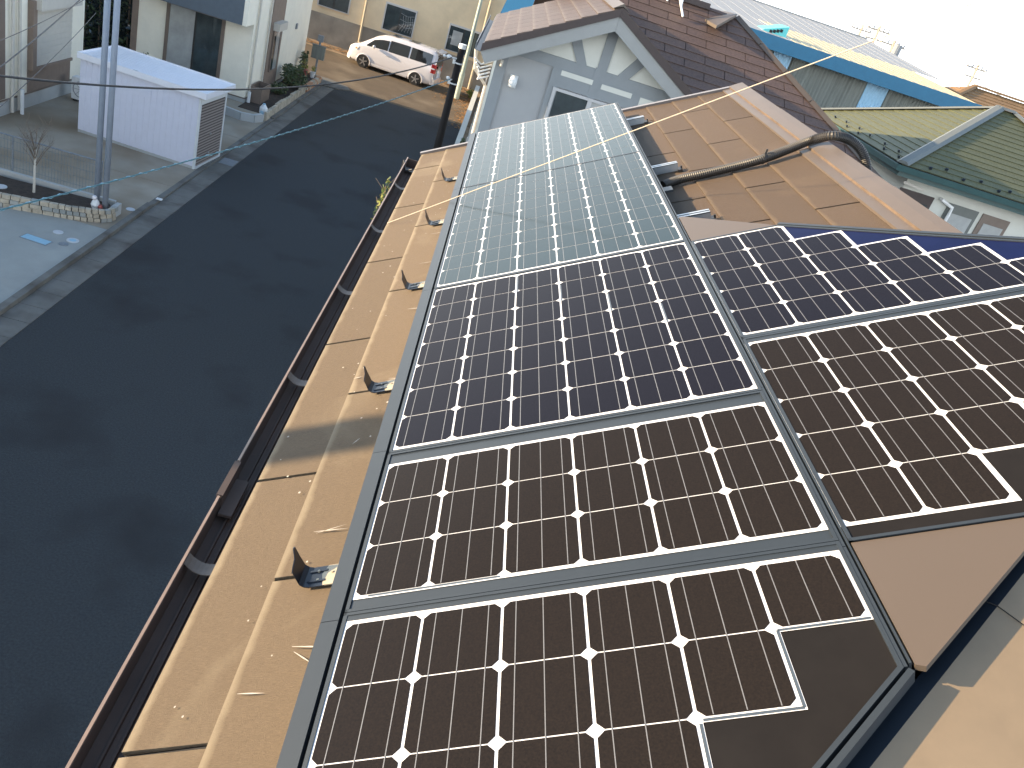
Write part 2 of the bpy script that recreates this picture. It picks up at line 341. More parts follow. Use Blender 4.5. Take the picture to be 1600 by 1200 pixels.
# concrete forecourts: near one pale, far one stained, cast in bays
g = MB(); g.box(-30, -7.305, -20, 17.55, -.02, .045)
struct('forecourt', g, M['conc'])
g = MB()
for (a, b) in ((17.57, 21.2), (21.22, 27.0), (27.02, 30.9)):
    g.box(-30, -7.305, a, b, -.02, .04)
struct('driveway', g, M['conc2'])
g = MB(); g.box(-30, -8.3, 30.92, 39.0, -.02, .035); struct('house_plot', g, M['conc2'])
g = MB(); g.prism([(-7.3,38.2,-.01),(-6.5,38.4,-.01),(-6.05,38.9,-.01),(-6.3,39.5,-.01),(-7.2,39.9,-.01),(-8.3,39.9,-.01),(-8.3,38.2,-.01)], (0,0,.07)); struct('corner_apron', g, M['curb'])
g = MB(); g.add([(-.62,-20,.004),(14,-20,.004),(14,39,.004),(-.62,39,.004)], [(0,1,2,3)]); struct('house_yard', g, M['conc2'])
# ================================================================== OUR HOUSE
def rp(u, v): return (u*S, v*S)      # cells -> metres in the roof face
O0 = R(0, 0, HR)
EAVE = -2.9; CO = 1.147
house = thing('house', 'brown slate roofed house right under the camera, carrying the solar array', 'house', (2.0, 2.5, 0))
# street-side roof face: low wing at the far end and hipped main part, coplanar
wing_v = -19.55; ridge_u = 11.62; apex = (14.66, 5.7)
face = [rp(EAVE, wing_v), rp(ridge_u, wing_v), rp(ridge_u, 3.02), rp(*apex), rp(EAVE, 21.15)]
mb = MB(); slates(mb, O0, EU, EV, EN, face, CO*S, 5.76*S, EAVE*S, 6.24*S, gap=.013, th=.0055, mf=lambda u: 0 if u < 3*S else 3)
AP = R(apex[0], apex[1], HR)
# hip end face towards the camera's own side (drops towards -Y)
EU2 = Vector((0, math.cos(TH), math.sin(TH))); EV2 = Vector((1,0,0)); EN2 = Vector((0, -math.sin(TH), math.cos(TH)))
cor = R(EAVE, 21.15, HR); run = AP.x - cor.x
def hipface(O, eu, ev, n, L, half, mbx): slates(mbx, O, eu, ev, n, [(0,0),(0,2*half),(L,half)], CO*S, 5.76*S, 0, .3, gap=.013, th=.0055)
L_ = run/math.cos(TH)
hipface(cor, EU2, EV2, EN2, L_, run, mb)
c2 = Vector((cor.x+2*run, cor.y, cor.z)); hipface(c2, Vector((-math.cos(TH),0,math.sin(TH))), Vector((0,1,0)), Vector((math.sin(TH),0,math.cos(TH))), L_, run, mb)
c3 = Vector((cor.x+2*run, cor.y+2*run, cor.z)); hipface(c3, Vector((0,-math.cos(TH),math.sin(TH))), Vector((-1,0,0)), Vector((0,math.sin(TH),math.cos(TH))), L_, run, mb)
# far side of the wing
rp0 = R(ridge_u, wing_v, HR); rn = (R(ridge_u, 3.02, HR)-rp0).length
wl = (ridge_u-EAVE)*S
slates(mb, rp0, Vector((-math.cos(TH),0,math.sin(TH))), EV, Vector((math.sin(TH),0,math.cos(TH))), [(-wl,0),(-wl,rn+.4),(0,rn)  ,(0,0)], CO*S, 5.76*S, 0, 0, gap=.013, th=.0055)
# pale scuffs and scratches on the lower courses
for (u, v, du, dv, wd) in ((-1.05,10.6,.55,.10,.012),(-1.0,10.7,.35,.28,.010),(-.9,3.0,.45,.16,.012),(-.95,3.1,.5,-.05,.010),(-1.75,2.7,.2,-.02,.018),(-1.1,5.35,-.12,.18,.014),(-1.35,8.1,.6,.05,.012),(-1.3,8.15,.5,-.12,.009),(-1.0,-.8,.45,.1,.014),(-1.1,-4.2,.5,.06,.012),(-1.05,-6.9,.5,.08,.012),(-1.6,11.3,.4,.05,.012)):
    a = R(u, v, HR+.0095); b = R(u+du, v+dv, HR+.0095); d = (b-a).normalized(); sd = d.cross(EN)*wd*S
    mb.add([a-sd*.3, a+sd*.3, (a+b)/2+sd, b, (a+b)/2-sd], [(0,1,2,3,4)], 2)
for _ in range(60):
    u = random.uniform(-2.7,-.5); v = random.uniform(-19,12.5); r = random.uniform(.002,.004)
    c = R(u, v, HR+.0095); mb.add([c+EU*r*math.cos(t)+EV*r*1.3*math.sin(t) for t in (0,1.2,2.5,3.7,5)], [(0,1,2,3,4)], 2)
roof = mb.build('roof', [M['slate'], M['dark'], M['scratch'], M['slate_up']], house)
# body walls
mb = MB(); ew = R(EAVE, 0, HR); wx0 = ew.x+.42; wx1 = cor.x+2*run-.42; zt = cor.z+.02
mb.box(wx0, wx1, cor.y+.42, cor.y+2*run-.3, 0, zt-.03)
yE = (VC-wing_v)*S; mb.box(wx0, 2*rp0.x-wx0, cor.y+2*run-.3, yE-.25, 0, zt-.03)
gz = rp0.z - .06
mb.prism([(wx0,yE-.45,zt-.03),(2*rp0.x-wx0,yE-.45,zt-.03),(rp0.x,yE-.45,gz)], (0,.2,0))
mb.build('wall', M['wall'], house)
mb = MB()          # soffit and fascia boards
mb.box(ew.x+.01, ew.x+.45, cor.y, yE-.01, ew.z-.16, ew.z-.035); mb.build('fascia', M['brown_trim'], house)
# verge trim at the far gable end
mb = MB()
for (u0, u1) in ((EAVE-.05, 4.3),(4.33, ridge_u+.1)):
    p0 = R(u0, wing_v, HR); p1 = R(u1, wing_v, HR)
    mb.obox((p0+p1)/2+EN*.006+Vector((0,.022,0)), (p1-p0)/2, (0,.022,0), EN*.014)
    mb.obox((p0+p1)/2+EN*-.04+Vector((0,.038,0)), (p1-p0)/2, (0,.006,0), EN*.05)
p0 = R(ridge_u, wing_v, HR); p1 = Vector((2*rp0.x-ew.x, p0.y, ew.z)); mb.obox((p0+p1)/2+Vector((0,.022,.01)), (p1-p0)/2, (0,.022,0), Vector((0,0,.014)))
mb.build('verge_trim', M['verge'], house)
# ridge caps: pressed metal lengths, each with a low step, lapped
rc = MB(); nS = Vector((math.sin(TH),0,math.cos(TH))); eS = Vector((math.cos(TH),0,-math.sin(TH)))
RT = R(ridge_u, 0, HR)
joints = [-19.7, -13.3, -7.9, -2.45, 2.95]
for i in range(4):
    va, vb = joints[i]-.05, joints[i+1]; lift = .022 + (.0025 if i % 2 else 0)
    for (e_, n_, sg) in ((EU*-1, EN, 1), (eS, nS, -1)):
        a = R(ridge_u, va, HR); b = R(ridge_u, vb, HR); top = Vector((0,0,lift+.012))
        w1, w2 = .075, .125
        prof = [top, e_*.022+n_*(lift+.006), e_*w1+n_*lift, e_*(w1+.004)+n_*(lift-.010), e_*w2+n_*(lift-.012), e_*(w2+.002)+n_*.002]
        for j in range(len(prof)-1):
            q = [a+prof[j], b+prof[j], b+prof[j+1], a+prof[j+1]]
            rc.add(q, [(0,1,2,3)], 1 if j in (2,) else 0)
        rc.add([b+p for p in prof]+[b], [tuple(range(len(prof)))+(len(prof),)], 2)
rc.build('ridge_cap', [M['ridge'], M['rust_edge'], M['dark']], roof)
# hip caps
hc = MB()
def hipcap(p0, p1, nA, nB, m, wd=.095):
    d = (p1-p0); L = d.length; d = d/L; n_ = max(1, int(L/.9)); up = (nA+nB).normalized()
    for i in range(n_):
        a = p0+d*(L*i/n_) ; b = p0+d*(L*(i+1)/n_+.02); lf = .018+.002*(i%2)
        for nx in (nA, nB):
            s_ = d.cross(nx); s_ = s_ if s_.dot(nx-up) > 0 else -s_
            prof = [up*(lf+.012), s_*.02+nx*(lf+.004), s_*wd+nx*lf, s_*(wd+.003)+nx*.001]
            for j in range(3): hc.add([a+prof[j], b+prof[j], b+prof[j+1], a+prof[j+1]], [(0,1,2,3)], m)
dH = (AP-cor).normalized(); sH = dH.cross(Vector((0,0,1))).normalized(); uH = sH.cross(dH)
LH = (AP-cor).length; nH = 5
for i in range(nH):
    a = cor+dH*(LH*i/nH-.03); b = cor+dH*(LH*(i+1)/nH); lf = .052+.003*(i%2)
    pf = [sH*-.075-uH*.03, sH*-.073+uH*(lf-.010), sH*-.048+uH*lf, sH*.30+uH*(lf-.018), sH*.302-uH*.2]
    for j in range(4): hc.add([a+pf[j], b+pf[j], b+pf[j+1], a+pf[j+1]], [(0,1,2,3)], 3 if j < 2 else 5)
    for e_ in (a, b): hc.add([e_+p for p in pf], [(0,1,2,3,4)], 2)
q0 = cor+dH*LH*.40; hc.prism([q0+sH*.16+uH*.0, q0+sH*.163+uH*.0, q0+dH*.9+sH*.083+uH*.02, q0+dH*.9+sH*.08+uH*.02], uH*.012, 4)
nb = Vector((0, math.sin(TH), math.cos(TH)))
hipcap(R(ridge_u, 3.02, HR), AP, EN, nb, 0)
hipcap(c2, AP, nS, EN2, 0); hipcap(c3, AP, nS, nb, 0)
hc.build('hip_cap', [M['ridge'], M['ridge_dark'], M['dark'], M['riser_and_hip_shade'], M['scratch'], M['hip_top']], roof)
# painted shade: dark strip over the slates between array and near hip
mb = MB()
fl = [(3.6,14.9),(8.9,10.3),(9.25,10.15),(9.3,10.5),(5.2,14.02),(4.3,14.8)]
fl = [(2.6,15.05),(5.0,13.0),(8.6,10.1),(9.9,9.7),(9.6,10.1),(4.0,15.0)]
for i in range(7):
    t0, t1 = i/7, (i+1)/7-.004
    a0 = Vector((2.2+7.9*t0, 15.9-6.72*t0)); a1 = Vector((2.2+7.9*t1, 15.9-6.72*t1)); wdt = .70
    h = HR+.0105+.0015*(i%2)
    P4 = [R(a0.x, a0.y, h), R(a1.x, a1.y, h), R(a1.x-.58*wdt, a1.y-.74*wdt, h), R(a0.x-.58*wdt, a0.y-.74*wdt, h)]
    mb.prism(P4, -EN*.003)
mb.build('hip_shade_strip', M['riser_and_hip_shade'], roof)
# gutter: open box section along the eave
gt = MB(); gy0, gy1 = cor.y-.1, (VC+19.2)*S
def gp(dx, dz): return (ew.x+dx, ew.z+dz)
prof = [(-.078,-.018),(-.088,-.018),(-.090,-.082),(-.01,-.088),(.010,-.088),(.010,-.02),(.006,-.02),(.004,-.082),(-.022,-.082),(-.024,-.074),(-.029,-.074),(-.031,-.082),(-.044,-.082),(-.046,-.074),(-.051,-.074),(-.053,-.082),(-.078,-.078)]
vs = [(ew.x+a-.006, yy, ew.z+b-.012) for yy in (gy0, gy1) for (a, b) in prof]; n_ = len(prof)
gt.add(vs, [(i, (i+1)%n_, n_+(i+1)%n_, n_+i) for i in range(n_)], 0)
gutter = gt.build('gutter', [M['gutter']], house)
lp = MB(); yc = (VC-6.1)*S
for (a, b) in ((gy0, yc-.09), (yc+.09, gy1)):
    lp.obox((ew.x-.089, (a+b)/2, ew.z-.027), (.0034,0,0), (0,(b-a)/2,0), (0,0,.003))
lp.build('gutter_lip', M['gutter_lip'], gutter)
jn = MB(); jn.obox((ew.x-.0885, yc, ew.z-.058), (.009,0,0), (0,.085,0), (0,0,.034)); jn.obox((ew.x-.060, yc-.03, ew.z-.0705), (.019,0,0), (0,.085,0), (0,0,.0045))
jn.build('gutter_joint', M['gutter'], gutter)
for i, v in enumerate((8.3, .9+1.0, -3.6, -9.3, -14.9)):
    bk = MB(); yb = (VC-v)*S; pts = []
    for k in range(9):
        t = k/8; pts.append((ew.x-.084+.088*t, ew.z-.030-.022*math.sin(math.pi*t)**.8-.004*t))
    vs = []
    for (a, b) in pts:
        for (dy, dz) in ((-.021,0),(.021,0),(.021,-.003),(-.021,-.003)): vs.append((a, yb+dy, b+dz))
    fs = []
    for k in range(8):
        for j in range(4): fs.append((k*4+j, k*4+(j+1)%4, k*4+4+(j+1)%4, k*4+4+j))
    bk.add(vs, fs); bk.build('gutter_bracket', M['gutter_br'], gutter)
ec = MB(); ec.box(ew.x-.096, ew.x-.002, gy1, gy1+.006, ew.z-.098, ew.z-.034); ec.build('gutter_end', M['gutter'], gutter)
ce = MB(); ce.tube([(ew.x-.02, gy1-.30, ew.z-.02),(ew.x-.06,gy1-.27,ew.z-.05),(ew.x-.08,gy1-.2,ew.z-.045),(ew.x-.100,gy1-.14,ew.z-.018),(ew.x-.108,gy1-.1,ew.z-.09)], .006, 6)
ce.build('cable', M['cable'], gutter)
dl = MB(); dl.box(ew.x-.075, ew.x-.02, gy1-.19, gy1-.1, ew.z-.090, ew.z-.070); dl.build('gutter_outlet', M['conduit'], gutter)
# ================================================================== SOLAR ARRAY
mods = 'modules of the roof solar array'
def module(name, label, cols, v0, stairs, outline, cellm, blank, u0=0.0, group=mods, pitch=1.0, top=None):
    """cols: cells per row from the top row (smallest v) down; outline: glass polygon in cells"""
    cx = sum(p[0] for p in outline)/len(outline); cy = sum(p[1] for p in outline)/len(outline)
    t = thing(name, label, 'solar panel', R(cx, cy, -.04), group)
    n = len(outline)
    # laminate: dark border glass
    g = MB(); g.prism([R(u, v, -.0012) for u, v in outline], -EN*.004, 0)
    g.build('border_glass', blank, t)
    if top: g2 = MB(); g2.prism([R(u, v, .0006) for u, v in top], -EN*.002, 0); g2.build('frame_strip', M['frame'], t)
    # frame sides
    fr = MB()
    for i in range(n):
        a = outline[i]; b = outline[(i+1)%n]; p, q = R(a[0],a[1]), R(b[0],b[1]); d = (q-p).normalized(); inn = EN.cross(d)
        c = sum((R(o[0],o[1]) for o in outline), Vector())/n
        if inn.dot(c-p) < 0: inn = -inn
        fr.obox((p+q)/2+inn*.004-EN*.0195, d*((q-p).length/2), inn*.004, EN*.0215)
    fr.build('frame', M['frame'], t)
    # white backsheet area, cells, ribbons
    bs = MB(); ce = MB(); bu = MB(); e = .055
    rows = len(cols)
    for r, (ca, cb) in enumerate(cols):
        va = v0+r*pitch; vb = va+pitch
        ta = e if r == 0 or cols[r-1] != (ca, cb) else 0; tb = e if r == rows-1 or cols[r+1] != (ca, cb) else 0
        ta = e; tb = e
        h = .0002*(r % 2)
        # butt the white strips end to end: border only where the neighbour row is shorter
        up_ = cols[r-1] if r > 0 else (0,0); dn = cols[r+1] if r < rows-1 else (0,0)
        a_ext = e if r == 0 else 0; b_ext = e if r == rows-1 else 0
        bs.add([R(u0+ca-e, va-a_ext, .0), R(u0+cb+e, va-a_ext, .0), R(u0+cb+e, vb+b_ext, .0), R(u0+ca-e, vb+b_ext, .0)], [(0,1,2,3)])
        for (nb_, sgn, vv) in ((up_, -1, va), (dn, 1, vb)):
            if nb_ != (0,0) and nb_[1] < cb:
                bs.add([R(u0+nb_[1]+e, vv, .0), R(u0+cb+e, vv, .0), R(u0+cb+e, vv+sgn*e, .0), R(u0+nb_[1]+e, vv+sgn*e, .0)], [(0,1,2,3)])
        for c in range(ca, cb):
            x0, x1, y0, y1 = u0+c+.018, u0+c+.982, va+.008*pitch, vb-.008*pitch; k = .078
            if r == 0: y0 += .006
            ce.add([R(*p, .0005) for p in ((x0+k,y0),(x1-k,y0),(x1,y0+k),(x1,y1-k),(x1-k,y1),(x0+k,y1),(x0,y1-k),(x0,y0+k))], [tuple(range(8))], 0, [(random.random(), .5)]*8)
    for c in range(6*2):
        rr = [r for r, (ca, cb) in enumerate(cols) if ca <= c < cb]
        if not rr: continue
        a = v0+rr[0]*pitch+.02; b = v0+(rr[-1]+1)*pitch-.02
        for f in (.17, .5, .83):
            x = u0+c+f; wd = .0055
            bu.add([R(x-wd,a,.0009),R(x+wd,a,.0009),R(x+wd,b,.0009),R(x-wd,b,.0009)], [(0,1,2,3)])
    bsh = bs.build('backsheet', M['back'], t)
    for (a, b) in stairs or []:
        p, q = Vector(a), Vector(b); d = (q-p).normalized(); s_ = Vector((d.y, -d.x))*.016; rb = MB()
        rb.add([R(*(p-s_), .0007), R(*(q-s_), .0007), R(*(q+s_), .0007), R(*(p+s_), .0007)], [(0,1,2,3)]); rb.build('edge_ribbon', M['ribbon'], t)
    ce.build('solar_cells', cellm, t)
    bu.build('ribbons', M['bus'], t)
    return t
full = lambda n: [(0,6)]*n
rect = lambda a, b: [(-.06,a),(6.07,a),(6.07,b),(-.06,b)]
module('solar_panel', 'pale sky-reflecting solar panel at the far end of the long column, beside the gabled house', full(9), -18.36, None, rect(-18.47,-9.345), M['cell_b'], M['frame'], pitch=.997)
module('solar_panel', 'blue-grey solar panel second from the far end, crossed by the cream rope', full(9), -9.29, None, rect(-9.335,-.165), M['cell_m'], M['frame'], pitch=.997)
module('solar_panel', 'violet-black solar panel seven cells deep in the middle of the long column', full(7), 0.0, None, rect(-.155,7.14), M['cell_v'], M['frame'])
module('solar_panel', 'narrow brown-black solar panel only three cells deep between two grey strips', full(3), 7.54, None, rect(7.155,10.82), M['cell'], M['frame'])
module('solar_panel', 'nearest solar panel with stepped white outline and cut lower right corner', [(0,6),(0,5),(0,4),(0,3),(0,2)], 11.03, [((6.0,12.06),(5.03,12.06)),((5.03,12.06),(5.03,13.06)),((5.03,13.06),(4.06,13.06)),((4.03,13.1),(4.03,14.06))],
       [(-.06,10.83),(6.07,10.83),(6.07,12.75),(1.9,16.42),(-.06,16.42)], M['cell'], M['blank'], top=[(-.05,10.84),(6.06,10.84),(6.06,10.975),(-.05,10.975)])
module('solar_panel', 'violet triangular-cut solar panel whose stepped cells climb beside the brown slates', [(0,2),(0,3),(0,4),(0,5),(0,6)], .10, [((2.03,.1),(2.03,1.06)),((3.03,1.14),(3.03,2.06)),((4.03,2.14),(4.03,3.06)),((5.03,3.14),(5.03,4.06))],
       [(6.17,-.02),(8.15,-.02),(12.35,3.74),(12.6,5.28),(6.17,5.28)], M['cell_v'], M['blank_b'], u0=6.2, top=[(6.18,5.155),(12.58,5.155),(12.58,5.27),(6.18,5.27)])
module('solar_panel', 'brown-black solar panel right of the seam, with a black stepped corner by the brown cover', [(0,6),(0,5),(0,4),(0,3),(0,2)], 5.53, [((.2,10.56),(1.95,10.56))],
       [(6.17,5.29),(12.6,5.29),(12.5,7.0),(8.45,10.86),(6.17,10.86)], M['cell'], M['blank'], u0=6.2, top=[(6.18,5.30),(12.58,5.30),(12.58,5.475),(6.18,5.475)])
def cover(label, poly, h=-.001):
    n = len(poly); g = MB(); g.prism([R(u, v, h) for u, v in poly], -EN*.012, 0)
    # folded drip edge
    o = g.build('cover_panel', [M['cover']]); o['label'] = label; o['category'] = 'cover panel'; o['group'] = 'brown triangular cover panels of the array'
    return o
cover('small brown triangular cover panel at the far upper corner of the array', [(6.19,-1.93),(6.30,-1.93),(8.0,-.20),(8.1,-.04),(6.19,-.04)])
cover('large brown triangular cover panel at the near right beside the black corner', [(6.19,10.875),(8.48,10.875),(6.28,12.76),(6.19,12.72)])
# long edge covers
def edge(label, segs, parts, cat='edge cover'):
    t = thing('edge_cover', label, cat, R(segs[0][0], (segs[0][2]+segs[0][3])/2, -.06), 'long metal edge covers of the array')
    for nm, u0, u1, v0, v1, h0, h1, m in parts:
        g = MB(); p = [R(u0,v0,h1), R(u1,v0,h1), R(u1,v1,h1), R(u0,v1,h1)]
        g.prism(p, -EN*(h1-h0), 0); g.build(nm, m, t)
    return t
segs = [(-18.5,-9.32),(-9.31,-.15),(-.14,7.05),(7.06,10.93),(10.94,16.4)]
edge('grey metal cover running along the eave side of the array', [(-.3,0,-18,13)],
     [('top_strip', -.345, -.115, a, b, -.012, .0015, M['frame']) for a, b in segs] + [('face_strip', -.36, -.346, a, b, -.085, .0005, M['frame']) for a, b in segs] + [('inner_channel', -.114, -.061, -18.5, 16.4, -.04, -.012, M['frame_side'])])
edge('slim dark double rail in the seam between the long column and the right-hand panels', [(6.1,0,-18,13)],
     [('top_strip', 6.075, 6.112, a, b, -.03, .001, M['frame']) for a, b in segs[:4]] + [('top_strip', 6.075, 6.112, 10.94, 12.74, -.03, .001, M['frame'])] + [('inner_channel', 6.113, 6.138, -18.5, 12.7, -.04, -.010, M['frame_side']), ('outer_strip', 6.139, 6.165, -18.5, -9.3, -.035, .0005, M['frame']), ('outer_strip', 6.139, 6.165, -9.29, -1.95, -.035, .0005, M['frame']), ('outer_strip', 6.139, 6.165, -1.94, 12.7, -.035, .0005, M['frame'])])
g = MB()
for (a, b) in (((6.15,12.80),(4.1,14.62)),((4.08,14.64),(1.9,16.5))):
    p, q = R(*a, .001), R(*b, .001); d = (q-p).normalized(); inn = EN.cross(d)
    if inn.dot(R(3,12)-p) > 0: inn = -inn
    g.obox((p+q)/2-inn*.004-EN*.012, d*((q-p).length/2), inn*.005, EN*.012)
o = g.build('edge_cover', M['frame']); o['label'] = 'slanting dark trim along the cut corner of the nearest panel'; o['category'] = 'edge cover'
g = MB()
for (a, b) in (((8.17,-.07),(12.4,3.70)),):
    p, q = R(*a, .001), R(*b, .001); d = (q-p).normalized(); inn = EN.cross(d)
    if inn.dot(R(8,4)-p) > 0: inn = -inn
    g.obox((p+q)/2+inn*.009-EN*.015, d*((q-p).length/2), inn*.008, EN*.016)
o = g.build('edge_cover', M['frame']); o['label'] = 'slanting grey trim along the stepped violet panel beside the slates'; o['category'] = 'edge cover'
# rail ends that stick out from under the array
def rail(v, label, u1):
    t = thing('mounting_rail', label, 'mounting rail', R(6.6, v, HR+.01), 'rail ends that stick out beside the array')
    g = MB()
    h0 = HR+.012
    for (a, b, c, d) in ((-.14,.14,0,.004),(-.14,-.115,.004,.04),(.115,.14,.004,.04),(-.14,-.04,.036,.04),(.04,.14,.036,.04)):
        p = [R(5.6,v+a,h0+d), R(u1,v+a,h0+d), R(u1,v+b,h0+d), R(5.6,v+b,h0+d)]; g.prism(p, -EN*(d-c))
    g.build('rail_profile', M['alu'], t)
    g = MB(); c = R(u1+.05, v+.02, HR+.012); g.obox(c, EU*.012, EV*.028, EN*.006); g.obox(R(u1+.12,v+.02,HR+.018), EU*.004, EV*.004, EN*.012); g.build('foot_bolt', M['conduit'], t)
rail(-16.45, 'shiny rail end nearest the gabled house', 7.0)
rail(-8.5, 'shiny rail end in the middle, just beyond the black conduit', 7.12)
rail(-3.1, 'shiny rail end closest to the small brown cover panel', 7.15)
g = MB(); g.prism([R(6.17,-6.9,-.03),R(6.24,-6.9,-.03),R(6.24,-4.9,-.03),R(6.17,-4.9,-.03)], -EN*.02); g.prism([R(6.2,-5.5,-.035),R(6.5,-5.5,-.035),R(6.5,-5.1,-.035),R(6.2,-5.1,-.035)], -EN*.01)
o = g.build('junction_plate', M['frame']); o['label'] = 'small grey plate under the array edge where the conduit starts'; o['category'] = 'plate'
# snow-stop brackets along the eave
brs = [(9.25,'nearest black bracket with a bare metal tail on the eave slates'),(3.38,'second nearest black bracket, just beyond the grey shadow band'),(-2.35,'middle black bracket on the eave slates'),(-8.0,'fourth black bracket counting from the near end'),(-13.6,'farthest small black bracket on the eave slates')]
bt = thing('roof_bracket', brs[0][1], 'bracket', R(-1.0, brs[0][0], HR+.01), 'black brackets along the eave')
g = MB(); W2 = .215; h = HR+.0125
path = [(-.86,0),(-.98,0),(-1.10,.0),(-1.17,.004),(-1.22,.013),(-1.245,.045)]
vs = []
for i, (u, dh) in enumerate(path):
    ww = W2*(1 if i < 5 else .96)
    for (sv, dd) in ((-1,0),(1,0),(1,-.003),(-1,-.003)): vs.append(R(9.25*0+u, 9.25+sv*ww, h+dh+dd))
g.add(vs, [(k*4+j, k*4+(j+1)%4, k*4+4+(j+1)%4, k*4+4+j) for k in range(5) for j in range(4)])
g.prism([R(-1.245,9.25-W2*.96,h+.045),R(-1.245,9.25+W2*.96,h+.045),R(-1.248,9.25+W2*.45,h+.050),R(-1.25,9.25-W2*.2,h+.054),R(-1.258,9.25-W2*.7,h+.073),R(-1.258,9.25-W2*.96,h+.070)], Vector((-.0025,0,0)))
for sv in (-.5,.5): g.obox(R(-1.0,9.25+sv*W2,h+.001), EU*.022, EV*.003, EN*.0018)
for (u, v_) in ((-1.0,9.15),(-.98,9.34),(-.78,9.2)): g.cyl(R(u,v_,h), R(u,v_,h+.0035), .0035, n=8, m=1)
g.build('black_hook', [M['clamp'], M['zinc']], bt)
g = MB(); g.prism([R(-.25,9.25-W2,h+.0008),R(-.87,9.25-W2,h+.0008),R(-.94,9.22,h+.0008),R(-.88,9.25+W2,h+.0008),R(-.25,9.25+W2,h+.0008)], -EN*.0030); g.build('bare_tail', M['zinc'], bt)
base = LOC[bt]
for v, lab in brs[1:]: dup(bt, base + EV*((v-9.25)*S), lab)
# black corrugated conduit over the ridge
def roofpt(x, y, h):
    d = ray(x, y); P0 = R(0,0,HR+h); t = EN.dot(P0-CAM)/EN.dot(d); return CAM+d*t
cp = [roofpt(1036,290,.03), roofpt(1060,281,.03), roofpt(1100,272,.03), roofpt(1150,260,.03), roofpt(1190,249,.035), roofpt(1230,234,.04), roofpt(1268,219,.055), roofpt(1300,212,.075)]
last = cp[-1]; cp += [last+Vector((.10,.02,.004)), last+Vector((.18,.01,-.03)), last+Vector((.235,-.01,-.10)), last+Vector((.26,-.04,-.20)), last+Vector((.28,-.08,-.34))]
def cr(P, n):
    out = []
    for i in range(len(P)-1):
        p0 = P[max(i-1,0)]; p1 = P[i]; p2 = P[i+1]; p3 = P[min(i+2,len(P)-1)]
        for k in range(n):
            t = k/n; out.append(.5*((2*p1)+(p2-p0)*t+(2*p0-5*p1+4*p2-p3)*t*t+(3*p1-p0-3*p2+p3)*t**3))
    out.append(P[-1]); return out
fine = cr(cp, 40)
# resample evenly at 3 mm
acc = [fine[0]]; d0 = 0
for i in range(1, len(fine)):
    seg = fine[i]-acc[-1]
    while seg.length >= .0050:
        acc.append(acc[-1]+seg.normalized()*.0050); seg = fine[i]-acc[-1]
ct = thing('cable_conduit', 'black corrugated conduit crossing the brown slates and going over the ridge', 'conduit', acc[0])
g = MB(); g.tube(acc, [.0198 if i % 2 else .0232 for i in range(len(acc))], 14); g.build('corrugated_tube', M['conduit'], ct, smooth=False)
sp_ = min(acc, key=lambda p: (p-roofpt(1192,248,.035)).length)
g = MB(); g.cyl(sp_-Vector((.006,0,0)), sp_+Vector((.006,0,0)), .0265, n=16); g.obox(sp_+Vector((0,.005,.036)), (.004,0,0), (0,.006,0), (0,0,.012)); g.build('tube_clip', M['conduit'], ct)
# rope from the eave over the array
ra = R(-2.86, -6.1, HR+.012); ra = near_pt(608, 350, R(-2.86, 0, HR+.012), (0,1,0)); rb = at(1300, 88, Y=3.35); rb = ra+(rb-ra)*3.0
pts = []
for i in range(61):
    t = i/60; p = ra.lerp(rb, t); pts.append(p)
g = MB(); g.tube(pts, [.0025 for i in range(61)], 6)
o = g.build('rope', M['rope']); o['label'] = 'taut cream rope rising diagonally from the eave over the array and the far ridge'; o['category'] = 'rope'
# ================================================================== LEFT SIDE OF THE STREET
def strips(t, nm, m, *boxes):
    g = MB()
    for b in boxes: g.box(*b)
    return g.build(nm, m, t)
def siding(g, axis, pos, a0, a1, z0, z1, th, pitch, holes=()):
    pass
# --- house B (behind the shed)
XB, YB = -8.4, 30.8
t = thing('house', 'cream two-storey house behind the white shed, with brown trimmed windows', 'house', (XB-3, YB+4, 0), 'houses on the left side of the street')
hb = t
g = MB(); g.box(XB-3.9, XB, YB, 39.35, .35, 6.3); g.box(XB-10, XB-4.1, YB+2.6, 39.35, .35, 6.3)
g.build('wall', M['cream_wall'], t)
strips(t, 'foundation', M['found'], (XB-3.93, XB+.02, YB-.02, 39.37, 0, .349), (XB-10, XB-3.95, YB+2.58, 39.36, 0, .349))
strips(t, 'drip_strip', M['brown_trim'], (XB-3.9, XB+.035, YB-.035, YB-.021, .35, .39), (XB+.021, XB+.035, YB-.02, 39.37, .35, .39))
g = MB(); rz = 6.3
g.add([(XB-10.4,YB-.4,rz),(XB+.4,YB-.4,rz),(XB+.4,39.8,rz),(XB-10.4,39.8,rz),(XB-6.4,35.1,rz+1.7),(XB-4,35.1,rz+1.7)], [(0,1,5,4),(1,2,5),(2,3,4,5),(3,0,4),(0,3,2,1)])
g.build('roof', M['n_edge'], t)
strips(t, 'corner_pilaster', M['brown_panel'], (XB-4.1, XB-3.9, YB-.05, YB+2.7, 0, 6.3))
strips(t, 'dark_entrance', M['glass_dark'], (XB-6.3, XB-4.11, YB+1.4, YB+1.6, 0, 3.2))
strips(t, 'balcony', M['dark_blue_panel'], (XB-3.45, XB-.12, YB-1.0, YB-.01, 2.95, 4.2))
strips(t, 'balcony_edge', M['cream_wall'], (XB-.115, XB+.03, YB-1.0, YB-.01, 2.95, 4.2))
